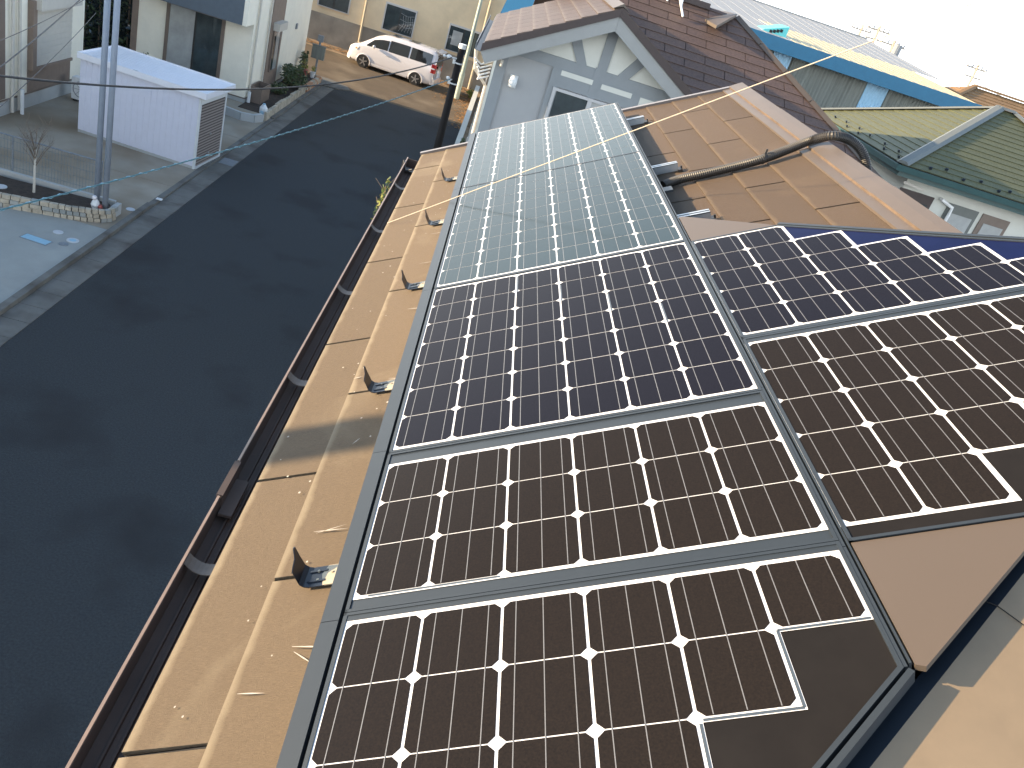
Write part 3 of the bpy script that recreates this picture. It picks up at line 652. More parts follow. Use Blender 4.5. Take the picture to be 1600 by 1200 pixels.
def slide_window(t, x0, x1, z0, z1, y, m1, m2, fm, fw=.09):
    "window in a wall that faces the camera"
    f = strips(t, 'window', fm, (x0, x0+fw, y-.07, y-.003, z0, z1), (x1-fw, x1, y-.07, y-.003, z0, z1), (x0+fw, x1-fw, y-.07, y-.003, z1-fw*1.4, z1), (x0+fw, x1-fw, y-.07, y-.003, z0, z0+fw*.6))
    mid = (x0+x1)/2
    strips(f, 'sash', M['black_plastic'], (mid-.03, mid+.03, y-.045, y-.004, z0+fw*.6, z1-fw*1.4))
    strips(f, 'pane', m1, (x0+fw, mid-.03, y-.025, y-.005, z0+fw*.6, z1-fw*1.4))
    strips(f, 'pane', m2, (mid+.03, x1-fw, y-.035, y-.005, z0+fw*.6, z1-fw*1.4))
    return f
slide_window(t, XB-2.95, XB-.95, .75, 2.92, YB, M['glass_curtain'], M['glass_dark'], M['brown_trim'], .11)
# objects on the ledge in front of that window are behind the shed roof: small pots
# street side: brown bay with a slim window and roller box
strips(t, 'bay_panel', M['brown_panel'], (XB+.001, XB+.03, 33.0, 34.75, .1, 6.25))
f = strips(t, 'window', M['brown_trim'], (XB+.031, XB+.09, 33.35, 33.42, .95, 2.5), (XB+.031, XB+.09, 34.3, 34.37, .95, 2.5), (XB+.031, XB+.09, 33.42, 34.3, .95, 1.0))
strips(f, 'pane', M['glass_dark'], (XB+.031, XB+.06, 33.42, 33.84, 1.0, 2.5))
strips(f, 'pane', M['glass_curtain'], (XB+.031, XB+.07, 33.85, 34.3, 1.0, 2.5))
strips(f, 'shutter_box', M['shutter'], (XB+.031, XB+.27, 33.3, 34.45, 2.5, 2.78))
for yy in (31.1, 32.6):
    g = MB(); g.cyl((XB+.06, yy, .45), (XB+.06, yy, 6.2), .035, n=10); g.build('downpipe', M['shutter'], t)
g = MB(); g.cyl((XB+.12, YB+.12, -.0), (XB+.12, YB+.12, .62), .06, n=10); g.build('vent_pipe', M['white_plastic'], t)
strips(t, 'wall_vent', M['lid_grey'], (XB+.001, XB+.05, 36.9, 37.1, 2.2, 2.42))
# --- house A (left edge)
XA = -12.5
t = thing('house', 'cream house at the left edge with a closed window shutter over a brown panel', 'house', (XA-4, 24, 0), 'houses on the left side of the street')
strips(t, 'wall', M['cream_wall'], (XA-8, XA, 21.7, 27.3, .45, 6.4))
strips(t, 'foundation', M['found'], (XA-8, XA+.015, 21.68, 27.32, 0, .449))
strips(t, 'drip_strip', M['brown_trim'], (XA+.016, XA+.035, 21.68, 27.32, .43, .47))
strips(t, 'brown_panel', M['brown_panel'], (XA+.001, XA+.03, 24.05, 26.45, .471, 2.95), (XA+.001, XA+.028, 24.05, 26.45, 3.6, 6.3))
f = strips(t, 'window', M['brown_panel'], (XA+.031, XA+.16, 24.05, 24.25, 1.1, 2.95), (XA+.031, XA+.12, 24.251, 26.4, 1.08, 1.16))
g = MB()
for k in range(20): g.box(XA+.031, XA+.085+.006*(k%2), 24.26, 26.36, 1.165+k*.0775, 1.165+(k+1)*.0775-.002)
g.build('shutter', M['shutter'], f)
strips(f, 'shutter_box', M['shutter'], (XA+.031, XA+.30, 24.2, 26.5, 2.72, 3.0))
g = MB()
for yy in (23.15, 23.5): g.cyl((XA+.09, yy, .1), (XA+.09, yy, 6.3), .045, n=10)
g.build('downpipe', M['shutter'], t)
g = MB(); g.box(XA+.02, XA+.04, 22.2, 22.9, .5, 6.3); g.build('trim_strip', M['brown_trim'], t)
g = MB(); g.cyl((XA+.22, 23.4, 0), (XA+.22, 23.4, .72), .05, n=10); g.build('vent_pipe', M['white_plastic'], t)
g = MB(); rz = 6.4; g.add([(XA-8.4,21.2,rz),(XA+.5,21.2,rz),(XA+.5,27.8,rz),(XA-8.4,27.8,rz),(XA-4.5,24.5,rz+1.7),(XA-3.6,24.5,rz+1.7)], [(0,1,5,4),(1,2,5),(2,3,4,5),(3,0,4),(0,3,2,1)]); g.build('roof', M['n_edge'], t)
# --- house C outside the left edge; its shade lies on the street
t = thing('house', 'plain cream house beyond the left edge of the pale forecourt', 'house', (-18, 5, 0), 'houses on the left side of the street')
strips(t, 'wall', M['cream_wall'], (-24, -14.5, -6, 16.0, 0, 6.2))
g = MB(); rz = 6.2; g.add([(-24.4,-6.4,rz),(-14.0,-6.4,rz),(-14.0,16.4,rz),(-24.4,16.4,rz),(-19.2,-1.5,rz+1.8),(-19.2,11.5,rz+1.8)], [(0,1,4),(1,2,5,4),(2,3,5),(3,0,4,5),(0,3,2,1)]); g.build('roof', M['n_edge'], t)
t = thing('shade_block', 'unseen plain block added far left to shade the street', 'building', (-26, 24, 0), 'houses on the left side of the street')  # unseen, added to close the sun gaps between the left houses
strips(t, 'wall', M['cream_wall'], (-32, -21, 14.5, 38.0, 0, 9.2))
strips(t, 'parapet', M['found'], (-32.1, -20.9, 14.4, 38.1, 9.201, 9.5))
# --- storage shed
A_ = Vector((-10.72,23.3,.04)); B_ = Vector((-7.42,22.95,.04)); C_ = Vector((-7.28,24.74,.04)); D_ = A_+(C_-B_)
ex = (B_-A_).normalized(); ey = (C_-B_).normalized(); LX = (B_-A_).length; LY = (C_-B_).length; HZ = 2.06
t = thing('storage_shed', 'white metal storage shed with a brown roller shutter on its street end', 'shed', (A_+C_)/2)
g = MB()
def sp(x, y, z): return A_+ex*x+ey*y+Vector((0,0,z))
n_ = 40
for i in range(n_):       # ribbed long wall
    x0, x1 = LX*i/n_, LX*(i+1)/n_; d = .012 if i % 2 else 0
    g.add([sp(x0,-d,.08), sp(x1,-d,.08), sp(x1,-d,HZ-.05), sp(x0,-d,HZ-.05)], [(0,1,2,3)])
    g.add([sp(x1,-.012,.08), sp(x1,0,.08), sp(x1,0,HZ-.05), sp(x1,-.012,HZ-.05)], [(0,1,2,3)])
g.add([sp(0,0,.08), sp(0,LY,.08), sp(0,LY,HZ-.05), sp(0,0,HZ-.05), sp(LX,LY,.08), sp(LX,LY,HZ-.05)], [(0,1,2,3),(1,4,5,2)])
g.build('wall_panels', M['shed_white'], t)
g = MB(); g.prism([sp(0,0,0),sp(LX,0,0),sp(LX,LY,0),sp(0,LY,0)], (0,0,.075)); g.build('base_rail', M['found'], t)
g = MB()
g.prism([sp(-.05,-.10,HZ-.05),sp(LX+.22,-.10,HZ-.05),sp(LX+.22,-.08,HZ-.05),sp(-.05,-.08,HZ-.05)], (0,0,.16))
g.prism([sp(LX+.20,-.08,HZ-.05),sp(LX+.22,-.08,HZ-.05),sp(LX+.22,LY+.1,HZ-.05),sp(LX+.20,LY+.1,HZ-.05)], (0,0,.16))
g.prism([sp(-.05,LY+.08,HZ-.05),sp(LX+.2,LY+.08,HZ-.05),sp(LX+.2,LY+.1,HZ-.05),sp(-.05,LY+.1,HZ-.05)], (0,0,.16))
g.prism([sp(-.05,-.08,HZ-.05),sp(-.03,-.08,HZ-.05),sp(-.03,LY+.08,HZ-.05),sp(-.05,LY+.08,HZ-.05)], (0,0,.16))
for i in range(24):
    y0, y1 = -.08+(LY+.16)*i/24, -.08+(LY+.16)*(i+1)/24; z = HZ+.06+(.008 if i%2 else 0)
    g.add([sp(-.03,y0,z),sp(LX+.2,y0,z),sp(LX+.2,y1,z),sp(-.03,y1,z)], [(0,1,2,3)])
    g.add([sp(-.03,y1,HZ+.06),sp(LX+.2,y1,HZ+.06),sp(LX+.2,y1,HZ+.068),sp(-.03,y1,HZ+.068)], [(0,1,2,3)])
g.build('roof', M['shed_roof'], t)
g = MB(); g.prism([sp(LX+.001,0,0),sp(LX+.05,0,0),sp(LX+.05,.09,0),sp(LX+.001,.09,0)], (0,0,HZ-.06)); g.prism([sp(LX+.001,LY-.09,0),sp(LX+.05,LY-.09,0),sp(LX+.05,LY,0),sp(LX+.001,LY,0)], (0,0,HZ-.06)); g.prism([sp(LX+.001,.091,HZ-.26),sp(LX+.06,.091,HZ-.26),sp(LX+.06,LY-.091,HZ-.26),sp(LX+.001,LY-.091,HZ-.26)], (0,0,.2)); g.prism([sp(LX+.001,.091,.0),sp(LX+.08,.091,.0),sp(LX+.08,LY-.091,.0),sp(LX+.001,LY-.091,.0)], (0,0,.05)); g.build('door_frame', M['white_plastic'], t)
g = MB(); ns = 42
for i in range(ns):
    z0 = .055+(HZ-.33)*i/ns; z1 = .055+(HZ-.33)*(i+1)/ns; p = [sp(LX+.004,.092,z0), sp(LX+.046,.092,z0+.004), sp(LX+.030,.092,(z0+z1)/2), sp(LX+.004,.092,z1)]
    g.prism(p, ey*(LY-.184), i % 2)
sh = g.build('roller_shutter', [M['shed_shutter'], M['n_edge']], t)
g = MB(); g.obox(sp(LX+.045,LY*.5,.85), ex*.012, ey*.05, Vector((0,0,.02))); g.build('handle', M['alu'], sh); g = MB(); g.obox(sp(LX+.052,LY*.5,.3), ex*.012, ey*.04, Vector((0,0,.015))); g.build('lock', M['alu'], sh)
g = MB(); g.prism([sp(1.55,-.03,1.55),sp(2.0,-.03,1.55),sp(2.0,-.013,1.55),sp(1.55,-.013,1.55)], (0,0,.22)); g.build('name_plate', M['shed_white'], t)
g = MB(); g.prism([sp(1.45,-.02,HZ+.083),sp(1.58,-.02,HZ+.083),sp(1.58,.03,HZ+.083),sp(1.45,.03,HZ+.083)], (0,0,.006)); g.build('roof_badge', M['lid_grey'], t)
t = thing('garden_kerb', 'low curved concrete kerb in front of the cream house corner behind the shed', 'kerb', (-7.9,29.2,.04))
g = MB(); kp = [(-10.2,29.9),(-9.2,29.6),(-8.5,29.3),(-8.0,29.15),(-7.6,29.3),(-7.42,29.7)]
for i in range(5):
    a, b = Vector((*kp[i],.17)), Vector((*kp[i+1],.17)); g.bar(a, b+(b-a).normalized()*.02, .13+.002*i, .26+.002*i)
g.build('kerb_stone', M['found'], t)
g = MB(); g.prism([(x,y+.07,.02) for x, y in kp]+[(-7.45,29.85,.02),(-8.3,30.75,.02),(-10.2,30.75,.02)], (0,0,.2)); g.build('soil_bed', M['conc2'], t)
# air conditioner between shed and house A
t = thing('air_conditioner', 'white outdoor air conditioner unit squeezed between shed and left house', 'air conditioner', (-11.75, 26.0, .04))
strips(t, 'casing', M['white_plastic'], (-12.15,-11.4, 25.9,26.2,.1,.75))
g = MB(); g.tube([(-11.86+.24*math.cos(a*.3927), 25.893, .42+.24*math.sin(a*.3927)) for a in range(17)], .012, 6); g.cyl((-11.86,25.885,.42),(-11.86,25.899,.42), .06); [g.tube([(-11.86,25.888,.42),(-11.86+.24*math.cos(a*.785),25.888,.42+.24*math.sin(a*.785))], .006, 5) for a in range(8)]
g.build('fan_grille', M['lid_grey'], t); strips(t, 'foot', M['black_plastic'], (-12.1,-11.95,25.9,26.2,.04,.1), (-11.6,-11.45,25.9,26.2,.04,.1))
# hedge / dark planting in the gap behind the shed
t = thing('hedge', 'dark glossy hedge filling the gap left of the brown pillar', 'hedge', (-13.3,31.5,0))
g = MB(); 
for i in range(5): g.leaves((-14.9+.5*i, 31.5, 1.5), .45,.35,1.6, 420, .09, ms=2)
g.build('foliage', [M['leaf'], M['glass_dark']], t)
g = MB(); [g.cyl((-14.9+.5*i,31.5,0),(-14.9+.5*i,31.5,2.4),.03,n=6) for i in range(5)]; g.build('stem', M['bark'], t)
# pots on the window ledge, just seen over the shed roof
def pot(label, x, y, z, r, h, m, lf, n, grp=None, mm='leaf', size=.05):
    t = thing('potted_plant', label, 'potted plant', (x,y,z), grp)
    g = MB(); g.tube([(x,y,z),(x,y,z+h*.92),(x,y,z+h*.93),(x,y,z+h)], [r*.72,r,r*1.1,r*1.1], 12); g.build('pot', m, t)
    g = MB(); g.leaves((x,y,z+h+lf*.8), lf*.8,lf*.8,lf, n, size); g.build('foliage', M[mm], t)
    return t
pot('small pot with pale yellow blooms behind the shed roof', -10.35, 27.6, .9, .13, .28, M['white_plastic'], .22, 90, None, 'leafy')
pot('small dark leafy pot left of the pale yellow blooms behind the shed', -10.75, 27.7, .9, .14, .3, M['brown_trim'], .25, 110, None, 'leaf')
g = MB(); g.box(-11.2,-9.6,27.3,28.0,.72,.9); g.box(-11.15,-11.05,27.35,27.95,.04,.72); g.box(-9.75,-9.65,27.35,27.95,.04,.72)
o = g.build('garden_bench', M['lid_blue']); o['label'] = 'plain blue bench carrying the two pots behind the shed'; o['category'] = 'bench'
# two tall grey poles
pt = thing('steel_pole', 'left one of the two tall grey poles rising from the stone planter', 'pole', (-7.93,18.28,0), 'tall grey poles at the planter')
g = MB(); g.cyl((-7.93,18.28,0),(-7.93,18.28,7.3), .062, n=16); g.build('shaft', M['grey_pole'], pt, smooth=True)
g = MB(); g.ball((-7.93,18.28,7.3), .07,.07,.03); g.cyl((-7.93,18.28,0),(-7.93,18.28,.12),.085,n=16); g.build('collar', M['grey_pole'], pt)
dup(pt, (-7.68,18.15,0), 'right one of the two tall grey poles, closest to the street')
# stone planter
t = thing('stone_planter', 'low curved stone-block planter with dark soil between the two forecourts', 'planter', (-10,17.8,0))
outer = [(-15,16.9),(-12.0,17.0),(-9.6,17.25),(-8.8,17.42),(-8.2,17.58),(-7.85,17.72),(-7.62,17.86),(-7.5,18.02),(-7.48,18.2)]
g = MB()
def along(pts, d):
    for i in range(len(pts)-1):
        a = Vector((*pts[i],0)); b = Vector((*pts[i+1],0)); L = (b-a).length
        if d <= L: return a+(b-a)*(d/L), (b-a).normalized()
        d -= L
    return Vector((*pts[-1],0)), (b-a).normalized()
tot = sum((Vector(outer[i+1])-Vector(outer[i])).length for i in range(len(outer)-1))
for k in range(3):
    d = -.1*(k % 2)
    while d < tot-.05:
        L = random.uniform(.17,.24) if d < tot-1.4 else .13
        p, q = along(outer, max(0,d)+L/2); nrm = Vector((q.y,-q.x,0)); hh = .092 if k < 2 else random.uniform(.085,.1)
        g.obox(p+nrm*random.uniform(-.008,.012)+Vector((0,0,.045+.1*k+hh/2)), q*(L/2-.008), nrm*.05, Vector((0,0,hh/2)), random.choice((0,0,1)))
        d += L
g.build('stone_blocks', [M['stone'], M['conc']], t)
inn = [(x-(.0 if i < 6 else .06), y+.06) for i, (x, y) in enumerate(outer)] + [(-7.75,18.5),(-9.9,18.35),(-15,18.3)]
g = MB(); g.prism([(x,y,.02) for x,y in inn], (0,0,.24)); g.build('soil_bed', M['soil'], t)
g = MB(); g.box(-15,-7.62,18.52,18.6,.02,.34); g.box(-7.6,-7.5,18.22,18.6,.02,.3); g.build('back_wall', M['found'], t)
# mesh fence behind the planter
t = thing('mesh_fence', 'low steel mesh fence standing behind the stone planter', 'fence', (-11,18.65,0))
g = MB(); x = -15.0
while x < -8.0: g.box(x-.0025,x+.0025,18.645,18.65,.34,1.12); x += .07
for z in (.42,.62,.82,1.02): g.box(-15,-8.0,18.65,18.655,z,z+.006)
g.build('mesh_panel', M['wire'], t)
g = MB(); g.cyl((-15,18.66,1.13),(-8.0,18.66,1.13),.02,n=8); g.build('top_rail', M['lid_grey'], t)
for x in (-14,-12,-10,-8.02):
    g = MB(); g.cyl((x,18.67,.3),(x,18.67,1.14),.02,n=8); g.build('post', M['lid_grey'], t)
# bare sapling with a pale stake
t = thing('sapling', 'bare young tree with a pale wrapped trunk in the planter soil', 'tree', (-9.15,17.95,.25))
g = MB(); g.tube([(-9.15,17.95,.2),(-9.14,17.95,.8),(-9.12,17.94,1.25)], [.03,.026,.02], 8); g.build('trunk', M['shutter'], t)
g = MB(); rnd = random.Random(3)
for i in range(22):
    a = rnd.uniform(0,6.28); l = rnd.uniform(.5,1.0); z = rnd.uniform(.85,1.3); p = Vector((-9.13,17.94,z)); e = p+Vector((math.cos(a)*l*.45, math.sin(a)*l*.45, l*.75)); mid = (p+e)/2+Vector((0,0,.06))
    g.tube([p,mid,e],[.007,.005,.002],5)
    for j in range(3): q = p.lerp(e, rnd.uniform(.4,.9)); g.tube([q, q+Vector((rnd.uniform(-.2,.2),rnd.uniform(-.2,.2),rnd.uniform(.05,.25)))],[.003,.0015],4)
g.build('twigs', M['bark'], t)
def disc(name_, label, cat, x, y, z, r, m, grp=None, m2=None):
    t = thing('access_cover', label, cat, (x,y,z), grp)
    g = MB(); g.cyl((x,y,z-.02),(x,y,z+.006), r, n=24); g.build('rim_ring', m, t)
    g = MB(); g.cyl((x,y,z+.006),(x,y,z+.010), r*.55, n=20); g.cyl((x,y,z+.010),(x,y,z+.014), r*.12, n=10); g.build('lid_plate', m2 or m, t)
disc('soil_marker', 'pale round cap lying on the dark planter soil left of the sapling', 'drain cap', -9.75, 17.75, .275, .12, M['lid_white'])
disc('drain_cap', 'pale round cap nearest the planter wall on the pale forecourt', 'drain cap', -8.02, 16.75, .052, .10, M['lid_white'], 'round caps on the pale forecourt')
disc('drain_cap', 'white round cap with a blue centre on the pale forecourt', 'drain cap', -7.62, 16.55, .052, .12, M['lid_white'], 'round caps on the pale forecourt', M['lid_blue'])
disc('drain_cap', 'dark grey round cap in front of the white cap on the pale forecourt', 'drain cap', -7.68, 16.28, .052, .09, M['lid_grey'], 'round caps on the pale forecourt')
disc('drain_cap', 'pale round cap at the street edge of the driveway beyond the planter', 'drain cap', -7.45, 19.0, .047, .10, M['lid_white'])
t = thing('water_meter_lid', 'pale blue rectangular water meter lid set in the near forecourt', 'meter lid', (-8.2,16.15,.05))
a0 = Vector((-8.17,16.15,.047)); exx = Vector((.99,-.12,0)); eyy = Vector((.12,.99,0))
g = MB(); g.obox(a0, exx*.29, eyy*.13, (0,0,.004)); g.build('lid_frame', M['lid_grey'], t)
g = MB(); g.obox(a0+Vector((0,0,.006)), exx*.265, eyy*.105, (0,0,.004)); g.build('lid_plate', M['lid_blue'], t)
t = thing('drain_grate', 'long pale grate set beside the two grey poles on the driveway', 'drain grate', (-8.6,18.9,.04))
g = MB(); g.box(-8.95,-8.25,18.8,19.02,.038,.047); g.build('grate_frame', M['lid_white'], t)
g = MB(); [g.box(-8.9+.05*i,-8.88+.05*i,18.83,18.99,.0475,.053) for i in range(13)]; g.build('bars', M['lid_grey'], t)
t = thing('manhole_cover', 'square iron manhole cover in the gutter channel by the shed', 'manhole cover', (-6.9,24.5,.012))
g = MB(); g.box(-7.1,-6.68,24.2,24.8,.005,.016); g.build('cover_frame', M['lid_grey'], t)
g = MB(); [g.box(-7.07+.065*i,-7.03+.065*i,24.24,24.76,.0165,.021) for i in range(6)]; g.build('cover_ribs', M['lid_grey'], t)
g = MB(); g.box(-7.22,-7.08,19.9,20.0,.1,.125); o = g.build('reflector_stone', M['white_plastic']); o['label'] = 'small white block lying on the kerb beyond the planter'; o['category'] = 'block'
t = thing('garden_ornament', 'small white and pink ornament at the foot of the grey poles', 'ornament', (-7.85,18.05,.27))
g = MB(); g.tube([(-7.85,18.05,.26),(-7.85,18.05,.34),(-7.85,18.05,.42),(-7.85,18.05,.47)], [.08,.10,.07,.03], 10); g.build('ornament_body', M['white_plastic'], t)
g = MB(); g.ball((-7.87,18.03,.5), .06,.06,.06); g.build('ornament_head', M['van'], t); 
g = MB(); g.ball((-7.72,18.0,.33), .05,.05,.06); g.build('ornament_base', M['red_pot'], t)
# roadside planting bed of house B
t = thing('brick_planter', 'weathered stone-edged planting bed beside the cream house corner', 'planter', (-7.6,34,0))
g = MB(); y = 29.9
while y < 35.6:
    L = random.uniform(.35,.55); g.box(-7.42+random.uniform(-.02,.02),-7.305,y+.01,y+L-.01,.0,.36+random.uniform(-.03,.04)); y += L
g.build('edging', M['stone'], t)
g = MB(); g.box(-8.36,-7.43,30.0,37.6,.03,.24); g.build('soil_bed', M['soil'], t)
t = thing('brick_planter', 'orange brick raised bed at the street corner', 'planter', (-7.6,37,0))
g = MB()
for k in range(4):
    y = 35.8+.1*(k%2)
    while y < 38.4:
        g.box(-7.45,-7.29,y+.008,y+.22,.0+k*.09,.085+k*.09, random.choice((0,0,1))); y += .228
    x = -8.3
    while x < -7.5: g.box(x+.008,x+.21,38.3,38.44,k*.09,.085+k*.09, random.choice((0,1))); g.box(x+.008,x+.21,35.72,35.82,k*.09,.085+k*.09, random.choice((0,0,1))); x += .22
g.box(-8.3,-7.46,35.83,38.29,.02,.30,2)
g.build('brick_edging', [M['brick'], M['stone'], M['soil']], t)
def shrub(label, x, y, z, rx, ry, rz, n, size, mm='leaf', name='shrub', ms=1):
    t = thing(name, label, 'shrub', (x,y,z))
    g = MB()
    for i in range(5):
        a = random.uniform(0,6.28); g.tube([(x,y,z),(x+rx*.3*math.cos(a),y+ry*.3*math.sin(a),z+rz*.8),(x+rx*.6*math.cos(a),y+ry*.6*math.sin(a),z+rz*1.5)], [.02,.014,.006], 5)
    g.build('stem', M['bark'], t)
    g = MB(); g.leaves((x,y,z+rz), rx,ry,rz, int(n*.6), size, ms=2)
    for i in range(5): g.leaves((x+random.uniform(-.6,.6)*rx, y+random.uniform(-.6,.6)*ry, z+rz*random.uniform(.8,1.6)), rx*.45,ry*.45,rz*.45, int(n*.1), size, ms=2)
    g.build('foliage', [M[mm], M['leaf2'] if mm == 'leaf' else M['leafy']], t)
shrub('largest dark shrub in the roadside bed of the cream house', -7.75, 35.3, .24, .55,.8,.45, 900, .07)
shrub('low sparse shrub near the stone edging, left of the big dark shrub', -7.9, 33.6, .24, .35,.5,.2, 300, .06)
shrub('upright green plant behind the red pot at the street corner', -8.1, 38.1, .3, .2,.2,.5, 300, .06, 'leaf')
pot('red pot on the orange brick bed', -7.95, 37.6, .30, .2, .3, M['red_pot'], .2, 60, None, 'leafy')
pot('small white pot with orange flowers next to the red pot', -7.6, 37.9, .30, .12, .24, M['white_plastic'], .13, 40, None, 'leafy')
t = thing('dark_bin', 'dark brown open box against the cream house wall in the bed', 'bin', (-8.1,31.6,.2))
g = MB()
for b in ((-8.35,-7.9,31.1,31.14,.24,.8),(-8.35,-7.9,32.2,32.24,.24,.8),(-8.35,-8.31,31.14,32.2,.24,.8),(-7.94,-7.9,31.14,32.2,.24,.8)): g.box(*b)
g.build('box_sides', M['brown_trim'], t); g = MB(); g.box(-8.3,-7.95,31.15,32.19,.24,.5); g.build('box_fill', M['dark'], t)
t = thing('plastic_canister', 'white plastic canister with a blue mark at the near end of the bed', 'canister', (-7.4,30.3,.05))
g = MB(); g.tube([(-7.5,30.1,.04),(-7.5,30.1,.42),(-7.5,30.1,.5),(-7.5,30.1,.54)], [.14,.14,.08,.06], 12); g.build('bottle', M['white_plastic'], t)
g = MB(); g.cyl((-7.5,30.1,.54),(-7.5,30.1,.58),.05,n=10); g.build('cap', M['lid_blue'], t); g = MB(); g.box(-7.56,-7.45,29.945,29.958,.18,.34); g.build('blue_mark', M['lid_blue'], t)
# post with two meter boxes at the corner
t = thing('meter_post', 'grey post with a square box and a small top box at the street corner', 'post', (-7.7,38.9,0))
g = MB(); g.cyl((-7.7,38.9,0),(-7.7,38.9,1.75),.045,n=10); g.build('post', M['lid_grey'], t)
g = MB(); g.box(-7.98,-7.42,38.78,38.96,.95,1.5); g.box(-8.0,-7.40,38.76,38.98,1.5,1.53); g.build('square_box', M['corr'], t)
g = MB(); g.box(-7.82,-7.58,38.83,38.97,1.68,1.95); g.build('top_box', M['lid_grey'], t)
# ================================================================== FAR END: factory, van, poles
t = thing('factory', 'long cream factory wall with stained base and dark sliding windows behind the van', 'building', (-10,54,0))
YF = 49.0
g = MB(); g.box(-40, .9, YF, 58, 1.45, 9.0); g.build('wall', M['fac_wall'], t)
g = MB(); g.box(-40, .9, YF-.03, 58, 0, 1.448); g.build('lower_wall', M['fac_low'], t)
for (x0, x1, z0, z1) in ((-10.2,-8.45,1.8,3.25),(-6.6,-4.85,1.62,3.05),(-3.02,-1.26,1.6,3.0),(-13.8,-12.05,1.8,3.25)):
    slide_window(t, x0, x1, z0, z1, YF, M['glass_dark'], M['glass_dark'], M['alu_frame'], .07)
g = MB(); g.box(-2.75,-2.2,YF-.052,YF-.042,1.95,2.7); g.build('window_sheet', M['glass_curtain'], t)
g = MB()
for a in range(5): g.tube([(-5.55+.13*a,YF-.05,2.6+.05*(a%2)),(-5.45+.12*a,YF-.05,2.2),(-5.65+.16*a,YF-.05,1.8)], .004, 5)
for a in range(3): g.tube([(-5.7,YF-.05,2.7-.3*a),(-5.3,YF-.05,2.62-.3*a),(-4.95,YF-.05,2.72-.3*a)], .004, 5)
g.build('window_netting', M['white_plastic'], t)
for x in (-7.62,):
    g = MB(); g.cyl((x,YF-.12,.3),(x,YF-.12,9), .06, n=10); g.build('downpipe', M['yellow_pole'], t)
